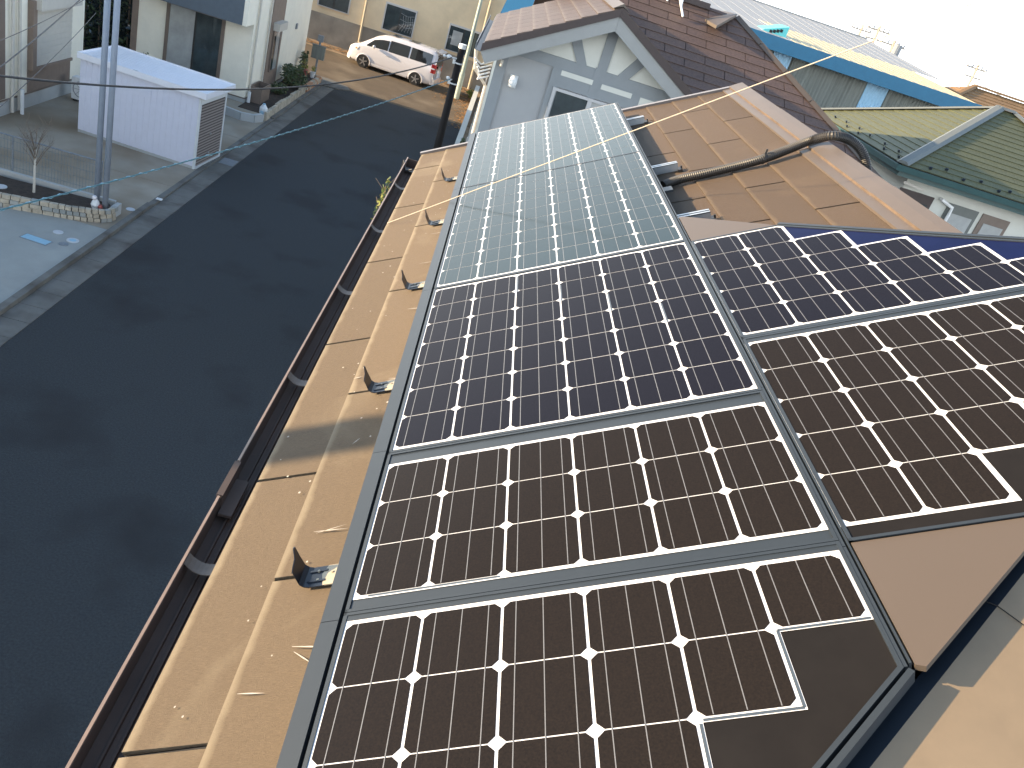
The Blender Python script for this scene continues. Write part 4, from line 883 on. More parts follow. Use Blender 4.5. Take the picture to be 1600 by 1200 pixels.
# minivan
def van(ox, oy, ang, label):
    t = thing('minivan', label, 'van', (ox, oy, 0))
    ca, sa = math.cos(ang), math.sin(ang)
    def W(x, y, z): return Vector((ox + ca*x - sa*y, oy + sa*x + ca*y, z))
    # x forward, stations from nose (2.35) to tail (-2.35)
    st = [ # x, zbot, zbelt, zroof, half width low, half width belt, half width roof
     (2.36,.34,.62,.66,.60,.58,.50),(2.30,.26,.80,.88,.74,.72,.60),(2.12,.22,.93,1.00,.82,.81,.66),(1.78,.21,1.03,1.12,.85,.84,.72),(1.50,.21,1.07,1.33,.86,.85,.68),
     (1.10,.21,1.09,1.62,.86,.85,.65),(.70,.21,1.10,1.80,.86,.85,.64),(.2,.21,1.11,1.87,.86,.85,.64),(-.5,.21,1.12,1.90,.86,.85,.65),(-1.3,.21,1.13,1.90,.86,.85,.65),(-1.9,.22,1.14,1.88,.86,.84,.64),(-2.16,.24,1.13,1.85,.85,.83,.63),(-2.24,.28,1.12,1.80,.84,.82,.62),(-2.30,.32,1.10,1.62,.82,.80,.62)]
    def ring(s):
        x, zb, zt, zr, wl, wb, wr = s
        h = [(0,zb),(wl*.9,zb),(wl,zb+.10),(wl+.01,zb+.28*(zt-zb)),(wl+.015,(zb+zt)/2+.05),(wb,zt-.03),(wb-.01,zt),(wr+(wb-wr)*.10,zr-(zr-zt)*.16),(wr*.93,zr-(zr-zt)*.04),(wr*.6,zr+.015*(zr>1.5)),(0,zr+.025*(zr>1.5))]
        return h
    rings = [ring(s) for s in st]; n = len(rings[0]); g = MB(); vs = []
    for s, r in zip(st, rings):
        for (y, z) in r: vs.append(W(s[0], -y, z))
        for (y, z) in r[::-1][1:-1]: vs.append(W(s[0], y, z))
    m = 2*n-2; fs = []
    for i in range(len(st)-1):
        for k in range(m): fs.append((i*m+k, i*m+(k+1)%m, (i+1)*m+(k+1)%m, (i+1)*m+k))
    fs.append(tuple(range(m))); fs.append(tuple(range((len(st)-1)*m, len(st)*m))[::-1])
    g.add(vs, fs); body = g.build('body', M['van'], t, smooth=True, origin=(ox,oy,0))
    def interp(x):
        for i in range(len(st)-1):
            if st[i][0] >= x >= st[i+1][0]:
                f = (st[i][0]-x)/(st[i][0]-st[i+1][0]); return [tuple(a+(b-a)*f for a, b in zip(p, q)) for p, q in zip(rings[i], rings[i+1])]
        return rings[-1]
    def side(x, f, sgn, off=.012):
        r = interp(x); a, b = r[6], r[7]; y = a[0]+(b[0]-a[0])*f+off; z = a[1]+(b[1]-a[1])*f+.003
        return W(x, y*sgn, z)
    for sgn in (-1, 1):
        for (xs, f0, f1) in (([1.42,1.1,.85,.6,.3],.10,.86),([.24,0,-.25,-.5,-.82],.08,.92),([-.9,-1.2,-1.5,-1.8,-2.05],.08,.92)):
            g = MB(); N_ = len(xs)
            lo = [side(x, f0, sgn) for x in xs]; hi = [side(x, f1 if not (xs[0] > 1 and i == 0) else .3, sgn) for i, x in enumerate(xs)]
            g.add(lo+hi, [(i,i+1,N_+i+1,N_+i) for i in range(N_-1)]); g.build('side_window', M['van_glass'], t)
        # lower side moulding, door handle, mirror
        g = MB(); g.prism([W(1.0,sgn*.875,.22),W(-.95,sgn*.875,.22),W(-.95,sgn*.90,.30),W(1.0,sgn*.90,.30)], (0,0,.05)); g.build('side_skirt', M['van'], t)
        for x in (.1,-.05): g = MB(); g.obox(W(x+.15,sgn*.875,.95), W(1,0,0)-W(.93,0,0), W(0,.012,0)-W(0,0,0), (0,0,.016)); g.build('door_handle', M['van'], t)
        g = MB(); g.ball(W(.98,sgn*.98,1.18), .08,.11,.09); g.build('mirror', M['van'], t, smooth=True)
        g = MB(); g.prism([W(2.08,sgn*.70,.72),W(1.86,sgn*.865,.76),W(1.80,sgn*.862,.93),W(2.12,sgn*.66,.90),W(2.30,sgn*.5,.80)], (0,0,.02)); g.build('headlight', M['clear_lamp'], t)
        g = MB(); g.prism([W(1.95,sgn*.868,.80),W(1.84,sgn*.872,.82),W(1.84,sgn*.872,.88),W(1.95,sgn*.868,.88)], W(0,sgn*.004,0)-W(0,0,0)); g.build('turn_signal', M['amber'], t)
        for (z0, z1) in ((1.10,1.28),(.84,1.03)):
            g = MB(); g.prism([W(-2.12,sgn*.876,z0),W(-2.30,sgn*.842,z0),W(-2.35,sgn*.66,z0),W(-2.31,sgn*.64,z0),W(-2.26,sgn*.7,z0),W(-2.12,sgn*.84,z0)], (0,0,z1-z0)); g.build('tail_light', M['red_lamp'], t)
        for x in (1.43,-1.42):
            g = MB(); g.tube([W(x+.365*math.cos(a*.2618), sgn*.884, .30+.365*math.sin(a*.2618)) for a in range(-1,14)], .028, 6); g.build('wheel_arch', M['van'], t, smooth=True)
            g = MB(); g.cyl(W(x,sgn*.70,.33), W(x,sgn*.886,.33), .345, n=26); g.build('wheel_well', M['dark'], t)
            wh = MB(); wh.tube([W(x,sgn*.68,.31),W(x,sgn*.70,.31),W(x,sgn*.885,.31),W(x,sgn*.90,.31)], [.29,.315,.315,.285], 26); wo = wh.build('wheel', M['tyre'], t)
            rm = MB(); rm.tube([W(x,sgn*.896,.31),W(x,sgn*.903,.31)], [.215,.215], 22, 0)
            for k in range(5):
                a = k*1.2566+.3; d = Vector((ca*math.cos(a), sa*math.cos(a), math.sin(a))); c_ = W(x,sgn*.912,.31); sd = Vector((ca*-math.sin(a), sa*-math.sin(a), math.cos(a)))
                rm.obox(c_+d*.115, d*.10, sd*.028, (W(0,.006,0)-W(0,0,0)), 1)
            rm.cyl(W(x,sgn*.90,.31), W(x,sgn*.92,.31), .045, n=12, m=1); rm.build('rim', [M['black_plastic'], M['rim']], wo)
    def top(x, fr, off=.012):   # point on the upper surface at fraction of roof half width
        r = interp(x); return W(x, fr*r[8][0]*1.0, r[8][1]+off if abs(fr) > .7 else r[9][1]+off)
    g = MB(); xs = (1.70,1.5,1.3,1.1,.82); vs = []
    for x in xs: vs += [top(x,-.93,.008), top(x,0,.02), top(x,.93,.008)]
    g.add(vs, [(i*3+k, i*3+k+1, i*3+k+4, i*3+k+3) for i in range(len(xs)-1) for k in range(2)]); g.build('windscreen', M['van_glass'], t)
    for (x0, x1) in ((.35,.0),(-.55,-1.05)):
        g = MB(); g.prism([W(x0,-.36,1.918),W(x1,-.36,1.935),W(x1,.36,1.935),W(x0,.36,1.918)], (0,0,.008)); g.build('sunroof', M['van_glass'], t)
    g = MB(); g.prism([W(-2.10,-.6,1.88),W(-2.46,-.56,1.83),W(-2.46,.56,1.83),W(-2.10,.6,1.88)], (0,0,.05)); g.build('rear_spoiler', M['van'], t)
    g = MB(); g.prism([W(-2.27,-.56,1.72),W(-2.33,-.66,1.18),W(-2.33,.66,1.18),W(-2.27,.56,1.72)], W(-.015,0,0)-W(0,0,0)); g.build('rear_window', M['van_glass'], t)
    g = MB(); g.prism([W(-2.20,-.86,.27),W(-2.39,-.70,.27),W(-2.39,.70,.27),W(-2.20,.86,.27)], (0,0,.27)); g.build('rear_bumper', M['van'], t)
    g = MB(); g.prism([W(2.20,-.80,.22),W(2.42,-.55,.22),W(2.42,.55,.22),W(2.20,.80,.22)], (0,0,.22)); g.build('front_bumper', M['van'], t)
    g = MB(); g.prism([W(2.33,-.45,.60),W(2.39,-.42,.50),W(2.39,.42,.50),W(2.33,.45,.60)], (0,0,.10)); g.build('grille', M['black_plastic'], t)
    g = MB(); g.obox(W(0,0,.25), W(2.0,0,0)-W(0,0,0), W(0,.72,0)-W(0,0,0), (0,0,.06)); g.build('underbody', M['dark'], t)
    return t
a_ = math.pi-.147
mx_, my_ = (-6.69-3.83)/2, (45.35+44.93)/2
vn = Vector((-math.sin(a_), math.cos(a_), 0))      # towards the van's left side
van(mx_+math.sin(.147)*.87, my_+math.cos(.147)*.87, a_, 'white minivan parked along the factory wall, nose to the left')
g = MB(); rl = random.Random(11)
for i in range(1500):
    if i < 700: x, y = rl.uniform(-12,-1), 47.7+abs(rl.gauss(0,.5))
    elif i < 1200: x, y = rl.gauss(-1.6,.55), rl.gauss(45.6,1.6)
    else: x, y = -.82-abs(rl.gauss(0,.25)), rl.uniform(38,46.5)
    y = min(y, 48.9); z = .008+rl.uniform(0,.02); a = rl.uniform(0,3.14); sz = rl.uniform(.03,.08); c, s2 = math.cos(a)*sz, math.sin(a)*sz
    g.add([(x-c,y-s2,z),(x+s2*.5,y-c*.5,z+.015),(x+c,y+s2,z),(x-s2*.5,y+c*.5,z+.01)], [(0,1,2,3)])
o = g.build('leaf_litter', M['litter']); o['label'] = 'dry orange leaves scattered along the verge and around the street lamp'; o['category'] = 'leaves'; o['kind'] = 'stuff'
# lamp post, cream pole, black utility pole
t = thing('street_lamp', 'pale green street lamp post behind the black pole', 'street lamp', (-1.55,44.86,0))
g = MB(); g.cyl((-1.55,44.86,0),(-1.55,44.86,1.3),.135,n=14); g.tube([(-1.55,44.86,1.3),(-1.55,44.86,5.0)],[.10,.08],12); g.build('post', M['pale_green'], t)
g = MB(); g.tube([(-1.55,44.86,4.95),(-1.7,44.85,5.15),(-2.0,44.82,5.25)],.04,8); g.build('arm', M['pale_green'], t)
g = MB(); g.ball((-2.15,44.8,5.22),.26,.12,.07); g.build('lamp_head', M['clear_lamp'], t)
t = thing('cream_pole', 'thin cream pole right of the street lamp against the factory', 'pole', (-1.15,48.6,0))
g = MB(); g.cyl((-1.15,48.6,0),(-1.15,48.6,7.5),.075,n=10); g.build('shaft', M['yellow_pole'], t)
g = MB(); 
for z in (2.3,2.65): g.obox((-1.0,48.55,z),(.22,0,0),(0,.04,0),(0,0,.05)); g.tube([(-1.15,48.5,z),(-.6,47.5,z-.1),(0.0,46.5,z+.05)],.018,5)
g.build('line_clamp', M['black_plastic'], t)
UPX, UPY = -.90, 20.6
t = thing('utility_pole', 'black utility pole with white insulators beyond the far end of our roof', 'utility pole', (UPX,UPY,0))
utop = at(722, 76, Y=UPY); UPX = utop.x; ZT = utop.z
g = MB(); g.tube([(UPX,UPY,0),(UPX,UPY,ZT)],[.12,.078],16); g.build('shaft', M['black_pole'], t, smooth=True)
g = MB(); g.cyl((UPX,UPY,ZT),(UPX,UPY,ZT+.10),.09,n=14); g.build('white_cap', M['white_plastic'], t)
g = MB()
for z in (ZT-.35,ZT-.82): g.cyl((UPX,UPY,z),(UPX,UPY,z+.03),.098,n=14); g.box(UPX-.14,UPX-.08,UPY-.05,UPY+.05,z-.02,z+.06)
g.build('strap', M['white_plastic'], t)
w1 = at(706, 90, Y=UPY-.1)
g = MB(); g.cyl(w1, (UPX,UPY,w1.z), .02, n=8); g.ball(w1+Vector((-.06,0,0)), .07,.05,.05); g.ball(w1+Vector((-.17,0,-.01)), .04,.035,.035); g.build('insulator', M['white_plastic'], t)
w2 = at(703, 124, Y=UPY-.1)
g = MB(); g.cyl(w2, (UPX,UPY,w2.z), .018, n=8); g.ball(w2+Vector((-.05,0,.02)), .05,.04,.04); g.build('insulator', M['white_plastic'], t)
# wires
def wire(label, pts, r, m, name='overhead_wire', grp='overhead wires over the street'):
    g = MB(); g.tube(cr([Vector(p) for p in pts], 8), r, 6); o = g.build(name, m); o['label'] = label; o['category'] = 'wire'
    if grp: o['group'] = grp
e1 = at(-60, 112, Y=9.0)
def hang(p, q, sag, n=10): return [Vector(p).lerp(Vector(q), i/n)-Vector((0,0,4*sag*(i/n)*(1-i/n))) for i in range(n+1)]
wire('black overhead wire sagging from the black pole across the white shed to the left edge', hang(w1, e1, .42), .014, M['cable'])
e2 = at(-40, 338, Y=9.0)
wire('teal spiral-wrapped wire from the lower insulator of the black pole down across the street', hang(w2, e2, .12), .010, M['teal_cable'])
g = MB(); P = hang(w2, e2, .12, 200); pts = [p+Vector((0, .016*math.sin(i*1.7), .016*math.cos(i*1.7))) for i, p in enumerate(P)]; g.tube(pts, .005, 4); o = g.build('spiral_wrap', M['lid_blue']); o['label'] = 'pale spiral wrap twisted round the teal wire'; o['category'] = 'cable wrap'
for (a, b, lab) in (((-30,128,9.5),(150,-25,16),'dark wire crossing the top left corner steeply in front of the shutter'),((-30,76,9.5),(160,-18,16),'thin wire crossing the top left corner above the steep dark wire'),((-20,185,9.5),(150,20,16),'faint lowest wire slanting in front of the house at the left edge')):
    wire(lab, hang(at(a[0],a[1],Y=a[2]), at(b[0],b[1],Y=b[2]), .05), .009 if 'steeply' in lab else .005, M['cable'])
# utility pole outside the left edge: its shadow falls over the eave
t = thing('utility_pole', 'bare concrete utility pole at the left kerb outside the near forecourt', 'utility pole', (-7.0,2.13,0))
g = MB(); g.tube([(-7.0,2.13,0),(-7.0,2.13,8.20)],[.14,.10],16); g.build('shaft', M['conc'], t, smooth=True)
g = MB(); g.cyl((-7.0,2.13,6.2),(-7.0,2.13,6.28),.125,n=16); g.build('strap', M['lid_grey'], t)
# ================================================================== GABLED NEIGHBOUR
YG = 12.0; KG = .575
def V3(x, y, z): return Vector((x, y, z))
pk = at(973, 13, Y=YG-.35); lf = at(758, 66, Y=YG-.35)
KG = (pk.z-lf.z)/(pk.x-lf.x); half = pk.x-lf.x
t = thing('gabled_house', 'grey house with a sunburst timbered gable and brown slate roof beyond the far panels', 'house', (pk.x, YG+3, 0))
XW0 = at(780, 84, Y=YG).x; XW1 = pk.x + (pk.x-XW0); zr = pk.z
def gz(x): return zr - KG*abs(x-pk.x)
# walls
g = MB(); g.prism([(XW0,YG,0),(XW1,YG,0),(XW1,YG,gz(XW1)-.12),(pk.x,YG,zr-.12),(XW0,YG,gz(XW0)-.12)], (0,4.0,0)); g.build('wall', M['n_wall'], t)
Q = lambda x, y, o=0: at(740+x/4.706, 40+y/4.706, Y=YG-o)
# boards (traced from the timbering, laid on the wall plane with real thickness)
def board(g, pts, y0, y1): g.prism([V3(p.x, YG-y0, p.z) for p in pts], (0, -(y1-y0), 0))
zb1 = Q(760,272).z; zb0 = Q(620,312).z; zw = Q(630,452).z; 
xm0 = Q(585,305).x; xc = Q(900,400).x
g = MB()
g.box(XW0+.15, XW1-.01, YG-.03, YG-.001, zb0, zb1); g.box(xm0, XW1-.01, YG-.0295, YG-.001, zw-.0, zb0-.001)
g.box(XW0-.01, XW0+.14, YG-.035, YG-.001, 0, gz(XW0)-.15)
g.box(xm0-.0, xm0+.14, YG-.034, YG-.001, 1.0, zb0-.02)
g.box(xc-.055, xc+.055, YG-.036, YG-.0305, zw-.01, zb1+.02)
g.build('timber_frame', M['n_trim'], t)
g = MB(); # gable field in pale render
g.prism([V3(XW0+.1, YG-.012, zb1+.002), V3(XW1-.1, YG-.012, zb1+.002), V3(pk.x, YG-.012, zr-.14)], (0,.011,0)); g.build('gable_field', M['n_cream'], t)
for pts in ([(706,50),(785,40),(832,300),(757,272)],[(1015,-25),(1100,-25),(972,352),(905,327)],[(1262,190),(1305,255),(1122,408),(1052,374)]):
    g = MB(); q = [Q(*p) for p in pts]; board(g, q, .0125, .034); g.build('spoke_board', M['n_trim'], t)
for pts in ([(652,325),(880,400),(872,437),(640,360)],[(940,425),(1165,500),(1155,538),(932,462)],[(1225,525),(1330,560),(1300,640),(1195,610)]):
    g = MB(); q = [Q(*p) for p in pts]; z0 = (q[2].z+q[3].z)/2; z1 = (q[0].z+q[1].z)/2
    g.box(q[3].x, q[1].x, YG-.037, YG-.031, z0, z1); g.build('inset_panel', M['n_cream'], t)
# window
wx0 = Q(612,455).x; wx1 = wx0+1.55; wz1 = zw-.01; wz0 = wz1-1.2
f = MB(); f.box(wx0-.05, wx0-.005, YG-.06, YG-.0, wz0, wz1); f.box(wx1, wx1+.05, YG-.06, YG-.0, wz0, wz1); f.box(wx0-.005, wx1, YG-.06, YG, wz1-.04, wz1-.001); xm = Q(862,530).x; f.box(xm-.03, xm+.03, YG-.05, YG, wz0, wz1-.041)
f = f.build('window', M['alu_frame'], t)
g = MB(); g.box(wx0, xm-.031, YG-.03, YG-.002, wz0, wz1-.042); g.build('pane', M['glass_dark'], f)
g = MB(); g.box(xm+.031, wx1-.001, YG-.04, YG-.002, wz0, wz1-.042); g.build('pane', M['glass_curtain'], f)
# wall lamp
c = Q(290,408); l = MB(); l.ball((c.x, YG-.06, c.z), .058,.06,.085, n=14); l.box(c.x-.055,c.x+.055,YG-.03,YG-.001,c.z-.08,c.z+.08); l.build('wall_vent', M['white_plastic'], t, smooth=False)
c = Q(208,270); l = MB(); l.box(c.x-.02,c.x+.02,YG-.07,YG-.036,c.z-.05,c.z+.04); l.ball((c.x,YG-.08,c.z-.03),.02); l.build('wire_anchor', M['shutter'], t)
# roof slabs of the gable
SL = math.atan(KG)
eL = Vector((math.cos(SL),0,math.sin(SL))); nL = Vector((-math.sin(SL),0,math.cos(SL))); LL = half/math.cos(SL)
y0g, y1g = YG-.35, 16.0
O_ = V3(lf.x, y0g, lf.z)
g = MB(); slates(g, O_, eL, V3(0,1,0), nL, [(0,0),(LL,0),(LL,y1g-y0g),(0,y1g-y0g)], .215, .6, 0, .1, gap=.012, th=.012)
eR = Vector((-math.cos(SL),0,math.sin(SL))); nR = Vector((math.sin(SL),0,math.cos(SL))); OR = V3(pk.x+half, y0g, lf.z)
slates(g, OR, eR, V3(0,1,0), nR, [(0,0),(0,y1g-y0g+.8),(LL,y1g-y0g+.8),(LL,0)], .215, .6, 0, .1, gap=.012, th=.012)
rf = g.build('roof', [M['n_slate_left'], M['n_edge']], t)
g = MB()
for (O2, e2_, n2) in ((O_, eL, nL), (OR, eR, nR)):
    sg = 1 if e2_.x > 0 else -1; xa = O2.x-sg*.03; f_ = lambda x, d: V3(x, O2.y-.02, zr-KG*abs(x-pk.x)-d/math.cos(SL))
    g.prism([f_(xa,.0), f_(pk.x-sg*.001,.0), f_(pk.x-sg*.001,.09), f_(xa,.09)], V3(0,.019,0))
g.build('dark_edge', M['n_edge'], t)
g = MB()
for (O2, e2_, n2) in ((O_, eL, nL), (OR, eR, nR)):
    sg = 1 if e2_.x > 0 else -1; xa = O2.x-sg*.03; f_ = lambda x, d: V3(x, O2.y, zr-KG*abs(x-pk.x)-d/math.cos(SL))
    g.prism([f_(xa,.092), f_(pk.x-sg*.001,.092), f_(pk.x-sg*.001,.25), f_(xa+sg*.09,.25)], V3(0,.04,0))
g.build('bargeboard', M['n_barge'], t)
g = MB(); g.prism([O_-nL*.03+eL*.02, O_+eL*(LL-.1)-nL*.03, O_+eL*(LL-.1)-nL*.06, O_-nL*.06+eL*.02], V3(0,y1g-y0g,0)); g.prism([OR-nR*.03+eR*.02, OR+eR*(LL-.1)-nR*.03, OR+eR*(LL-.1)-nR*.06, OR-nR*.06+eR*.02], V3(0,y1g-y0g,0)); g.build('soffit', M['n_barge'], t)
g = MB(); a = V3(pk.x, y0g-.02, zr+.02)
g.prism([a+V3(-.12,0,-.05), a+V3(0,0,.035), a+V3(.12,0,-.05), a+V3(.0,0,-.0)], V3(0,3.2,0)); g.build('ridge_cap', M['ridge'], t)
g = MB(); x0_ = lf.x-.1; pr_ = [(x0_-.01,.0),(x0_-.01,-.09),(x0_+.07,-.10),(x0_+.09,.0),(x0_+.08,.0),(x0_+.062,-.09),(x0_,-.08),(x0_,.0)]
g.add([(a_,yy,lf.z-.03+b_) for yy in (y0g, y1g) for a_, b_ in pr_], [(i,(i+1)%8,8+(i+1)%8,8+i) for i in range(8)]+[tuple(range(8))[::-1], tuple(range(8,16))]); g.build('gutter', M['gutter_grey'], t)
g = MB(); g.tube([(x0_,y0g+.3,lf.z-.15),(x0_+.05,y0g+.35,lf.z-.4),(XW0-.07,YG+.12,lf.z-.6),(XW0-.07,YG+.12,.1)], .024, 10); g.build('downpipe', M['shutter'], t)
g = MB()
for k in range(5): zz = lf.z-.25-.05*k; g.tube([(XW0-.3+.03*k,y0g+.2,zz),(XW0-.2,y0g+.25,zz-.06),(XW0-.06,YG+.05,zz)], .011, 6)
g.build('cable_bundle', M['white_plastic'], t)
# main hipped roof behind, facing the camera's side
KM = .60; SM = math.atan(KM)
AM = at(1152, 27, Y=16.0); ylow = 12.75
zlow = AM.z-KM*(AM.y-ylow); rxr = AM.x+(AM.y-ylow)
OM = V3(rxr, ylow, zlow); eM = V3(0, math.cos(SM), math.sin(SM)); nM = V3(0,-math.sin(SM),math.cos(SM)); LM = (AM.y-ylow)/math.cos(SM)
xl = -1.2
wdt = rxr-pk.x       # face starts on the gable ridge line and is cut by the valley with the gable roof
# polygon in (up, along -X): right hip .. ridge .. valley
zrg = gz(pk.x); yv = ylow+(zrg-zlow)/KM       # where the gable ridge meets the face
def zy(y): return zlow+KM*(y-ylow)
xr = pk.x+half; yr = max(ylow, ylow+(gz(xr)-zlow)/KM)
poly = [(0,0),(0,rxr-xr),((yr-ylow)/math.cos(SM), rxr-xr),((yv-ylow)/math.cos(SM), rxr-pk.x),((AM.y-ylow)/math.cos(SM), rxr-pk.x+.9),(LM, rxr-AM.x)]
g = MB(); slates(g, OM, eM, V3(-1,0,0), nM, poly, .215, .72, .06, .2, gap=.014, th=.012)
mr = g.build('roof', [M['n_slate'], M['n_edge']], t)
g = MB(); g.box(XW0+.3, rxr-.45, ylow+.4, 19.2, 0, zlow-.05); g.build('wall', M['n_wall'], t)
# east hip face + back
g = MB(); A2 = AM+V3(0,1.6,-.0); B0 = V3(rxr, A2.y+AM.y-ylow, zlow); g.prism([OM, B0, A2, AM], V3(0,0,-.02)); g.prism([B0, V3(pk.x-1, B0.y, zlow), V3(pk.x-.9, A2.y, A2.z-.001), A2], V3(0,0,-.02)); g.prism([AM+V3(0,.12,-.03), A2, V3(pk.x-.9, A2.y, A2.z-.001), V3(pk.x-.9, AM.y+.12, AM.z-.03)], V3(0,0,-.02)); g.build('rear_slope', M['n_slate'], t)
g = MB()
for i in range(7):
    a = OM.lerp(AM, i/7); b = OM.lerp(AM, (i+1)/7-.004); d = (b-a).normalized(); sd = d.cross(V3(0,0,1)).normalized()
    g.add([a-sd*.09+V3(0,0,-.01), a+V3(0,0,.05), a+sd*.09-V3(0,0,.02), b-sd*.09+V3(0,0,-.01), b+V3(0,0,.05), b+sd*.09-V3(0,0,.02)], [(0,1,4,3),(1,2,5,4),(0,2,1),(3,4,5)])
g.build('hip_cap', M['ridge'], t)
g = MB(); rx1 = AM.x-.55
g.box(pk.x-.6, rx1, AM.y-.11, AM.y+.11, AM.z-.03, AM.z+.065); g.build('ridge_cap', M['n_edge'], t)
# little raised gablet at the hip end
g = MB(); c = at(1120, 40, Y=15.2); d_ = at(1152, 22, Y=15.9); e_ = at(1094, 25, Y=15.9); f_ = at(1132, 17, Y=16.4)
g.prism([c, d_, f_, e_], V3(0,0,-.05)); g.build('gablet', M['ridge'], t)
# TV antenna stand legs on the ridge
an = thing('roof_antenna', 'white antenna stand with splayed legs on the brown ridge at the top edge', 'antenna', at(1052, 12, Y=15.9))
la = at(1038, 14, Y=15.8); lb = at(1067, 26, Y=15.5); top_ = at(1056, -40, Y=15.9)
for q in (la, lb, top_*.5+lb*.5+V3(.3,.5,-.2)):
    g = MB(); g.tube([q, top_], .018, 8); g.build('leg', M['white_paint'], an)
g = MB(); g.tube([at(1064,10,Y=15.7), top_+V3(0,0,1.6)], .02, 8); g.build('mast', M['white_paint'], an)
g = MB(); m0 = top_+V3(0,0,1.5)
g.tube([m0+V3(-.7,0,0), m0+V3(.7,0,0)], .01, 6)
for k in range(8): g.tube([m0+V3(-.65+.18*k,-.25,0), m0+V3(-.65+.18*k,.25,0)], .005, 5)
g.build('aerial_rods', M['alu'], an)
# ================================================================== LOW WALL, VERGE PLANTS on the right of the street
t = thing('low_wall', 'narrow pale concrete wall along the right of the street beyond the roof end', 'wall', (-.62,36,0))
g = MB(); g.box(-.72,-.56,22,46.5,0,.62); g.build('wall_face', M['found'], t)
g = MB(); g.box(-.75,-.53,22,46.5,.62,.68); g.build('coping', M['n_cream'], t)
t = thing('metal_fence', 'pale post-and-rail fence beside the grey gabled house', 'fence', (-.32,34,0))
for k in range(10):
    g = MB(); g.box(-.34,-.29,23+2.4*k,23.05+2.4*k,0,1.5); g.build('post', M['shutter'], t)
g = MB(); [g.box(-.285,-.265,22.5,45.5,z,z+.05) for z in (.5,1.0,1.42)]; g.build('rail', M['shutter'], t)
for i, (y, lab) in enumerate(((25.5,'nearest clump of greenery behind the low pale wall'),(28.5,'second clump of greenery behind the low pale wall'),(32,'farther clump of greenery behind the low pale wall'))):
    shrub(lab, -.44, y, .1, .14,1.0,.45, 500, .06)
shrub('leaf-littered sunny plant at the far right corner of the side road', -.9, 46.3, 0, .3,.6,.2, 200, .07, 'leafy')
sh_ = at(597, 300, X=-1.05)
t = thing('tall_shrub', 'yellow-green leafy shoot rising past the gutter from the street side', 'shrub', (-1.05, sh_.y, 0))
g = MB(); g.tube([(-.6,sh_.y,0),(-.8,sh_.y,sh_.z*.5),(-1.02,sh_.y,sh_.z+.1)], [.04,.03,.008], 6)
for k in range(14): q = V3(-1.0, sh_.y, sh_.z-1.2+.1*k); g.tube([q, q+V3(random.uniform(-.2,.15),random.uniform(-.25,.25),.15)], .005, 4)
g.build('stem', M['bark'], t)
g = MB(); g.leaves((-1.0, sh_.y, sh_.z-.55), .10,.18,.75, 700, .032, ms=2); g.build('foliage', [M['leafy'], M['leaf2']], t)
# ================================================================== GREEN-ROOFED HOUSE
YA = 19.0; AG = at(1561, 170, Y=YA); KK = .5; SK = math.atan(KK)
fb = near_ = None
def near(x, y, P0, dr):
    d = ray(x, y); P0 = Vector(P0); dr = Vector(dr); w0 = P0-CAM
    a, b, c, dd, e = d.dot(d), -d.dot(dr), dr.dot(dr), w0.dot(d), -w0.dot(dr)
    det = a*c-b*b; t_ = (a*e-b*dd)/det; return P0+dr*t_
F1 = near(1397, 263, AG, (-1,-1,-KK)); F2 = near(1290, 177, AG, (-1,1,-KK))
dr_ = (AG.x-F1.x + AG.x-F2.x)/2
zeG = AG.z-KK*dr_; CGf = V3(AG.x-dr_, AG.y-dr_, zeG); CGb = V3(AG.x-dr_, AG.y+dr_, zeG)
t = thing('green_roofed_house', 'house with a green slate hip roof and grey hip caps at the right', 'house', (AG.x+1, AG.y, 0))
ridge_e = AG + V3(.35,0,0); wE = 5.2
cs, sn = math.cos(SK), math.sin(SK); Lg = dr_/cs
g = MB()
slates(g, CGf, V3(cs,0,sn), V3(0,1,0), V3(-sn,0,cs), [(0,0),(0,2*dr_),(Lg,dr_)], .18, 3.0, 0, 0, gap=.004, th=.014)
xe = AG.x+.35
slates(g, CGf, V3(0,cs,sn), V3(1,0,0), V3(0,-sn,cs), [(0,0),(0,2*dr_+.35),(Lg,dr_+.35),(Lg,dr_)], .18, 3.0, 0, 1.1, gap=.004, th=.014)
CR = V3(xe+dr_, CGf.y, zeG)
slates(g, CR, V3(-cs,0,sn), V3(0,1,0), V3(sn,0,cs), [(0,0),(0,2*dr_),(Lg,dr_)], .18, 3.0, 0, 0, gap=.004, th=.014)
slates(g, CGb, V3(0,-cs,sn), V3(1,0,0), V3(0,sn,cs), [(0,0),(0,2*dr_+.35),(Lg,dr_+.35),(Lg,dr_)], .18, 3.0, 0, 1.1, gap=.004, th=.014)
gr = g.build('roof', [M['green_slate'], M['dark']], t)
def capline(g, p, q, w_, hgt):
    d = (q-p).normalized(); sd = d.cross(V3(0,0,1)).normalized()
    g.add([p-sd*w_, p-sd*w_*.5+V3(0,0,hgt), p+sd*w_*.5+V3(0,0,hgt), p+sd*w_, q-sd*w_, q-sd*w_*.5+V3(0,0,hgt), q+sd*w_*.5+V3(0,0,hgt), q+sd*w_], [(0,1,5,4),(1,2,6,5),(2,3,7,6),(3,2,1,0),(4,5,6,7)])
g = MB(); up_ = V3(0,0,.012); capline(g, CGf+up_, AG+up_, .13, .055); capline(g, CGb+up_, AG+up_, .12, .045); capline(g, AG+up_, ridge_e+up_, .12, .05); capline(g, CR+up_, ridge_e+up_, .12, .05); g.build('hip_cap', M['hip_blue'], gr)
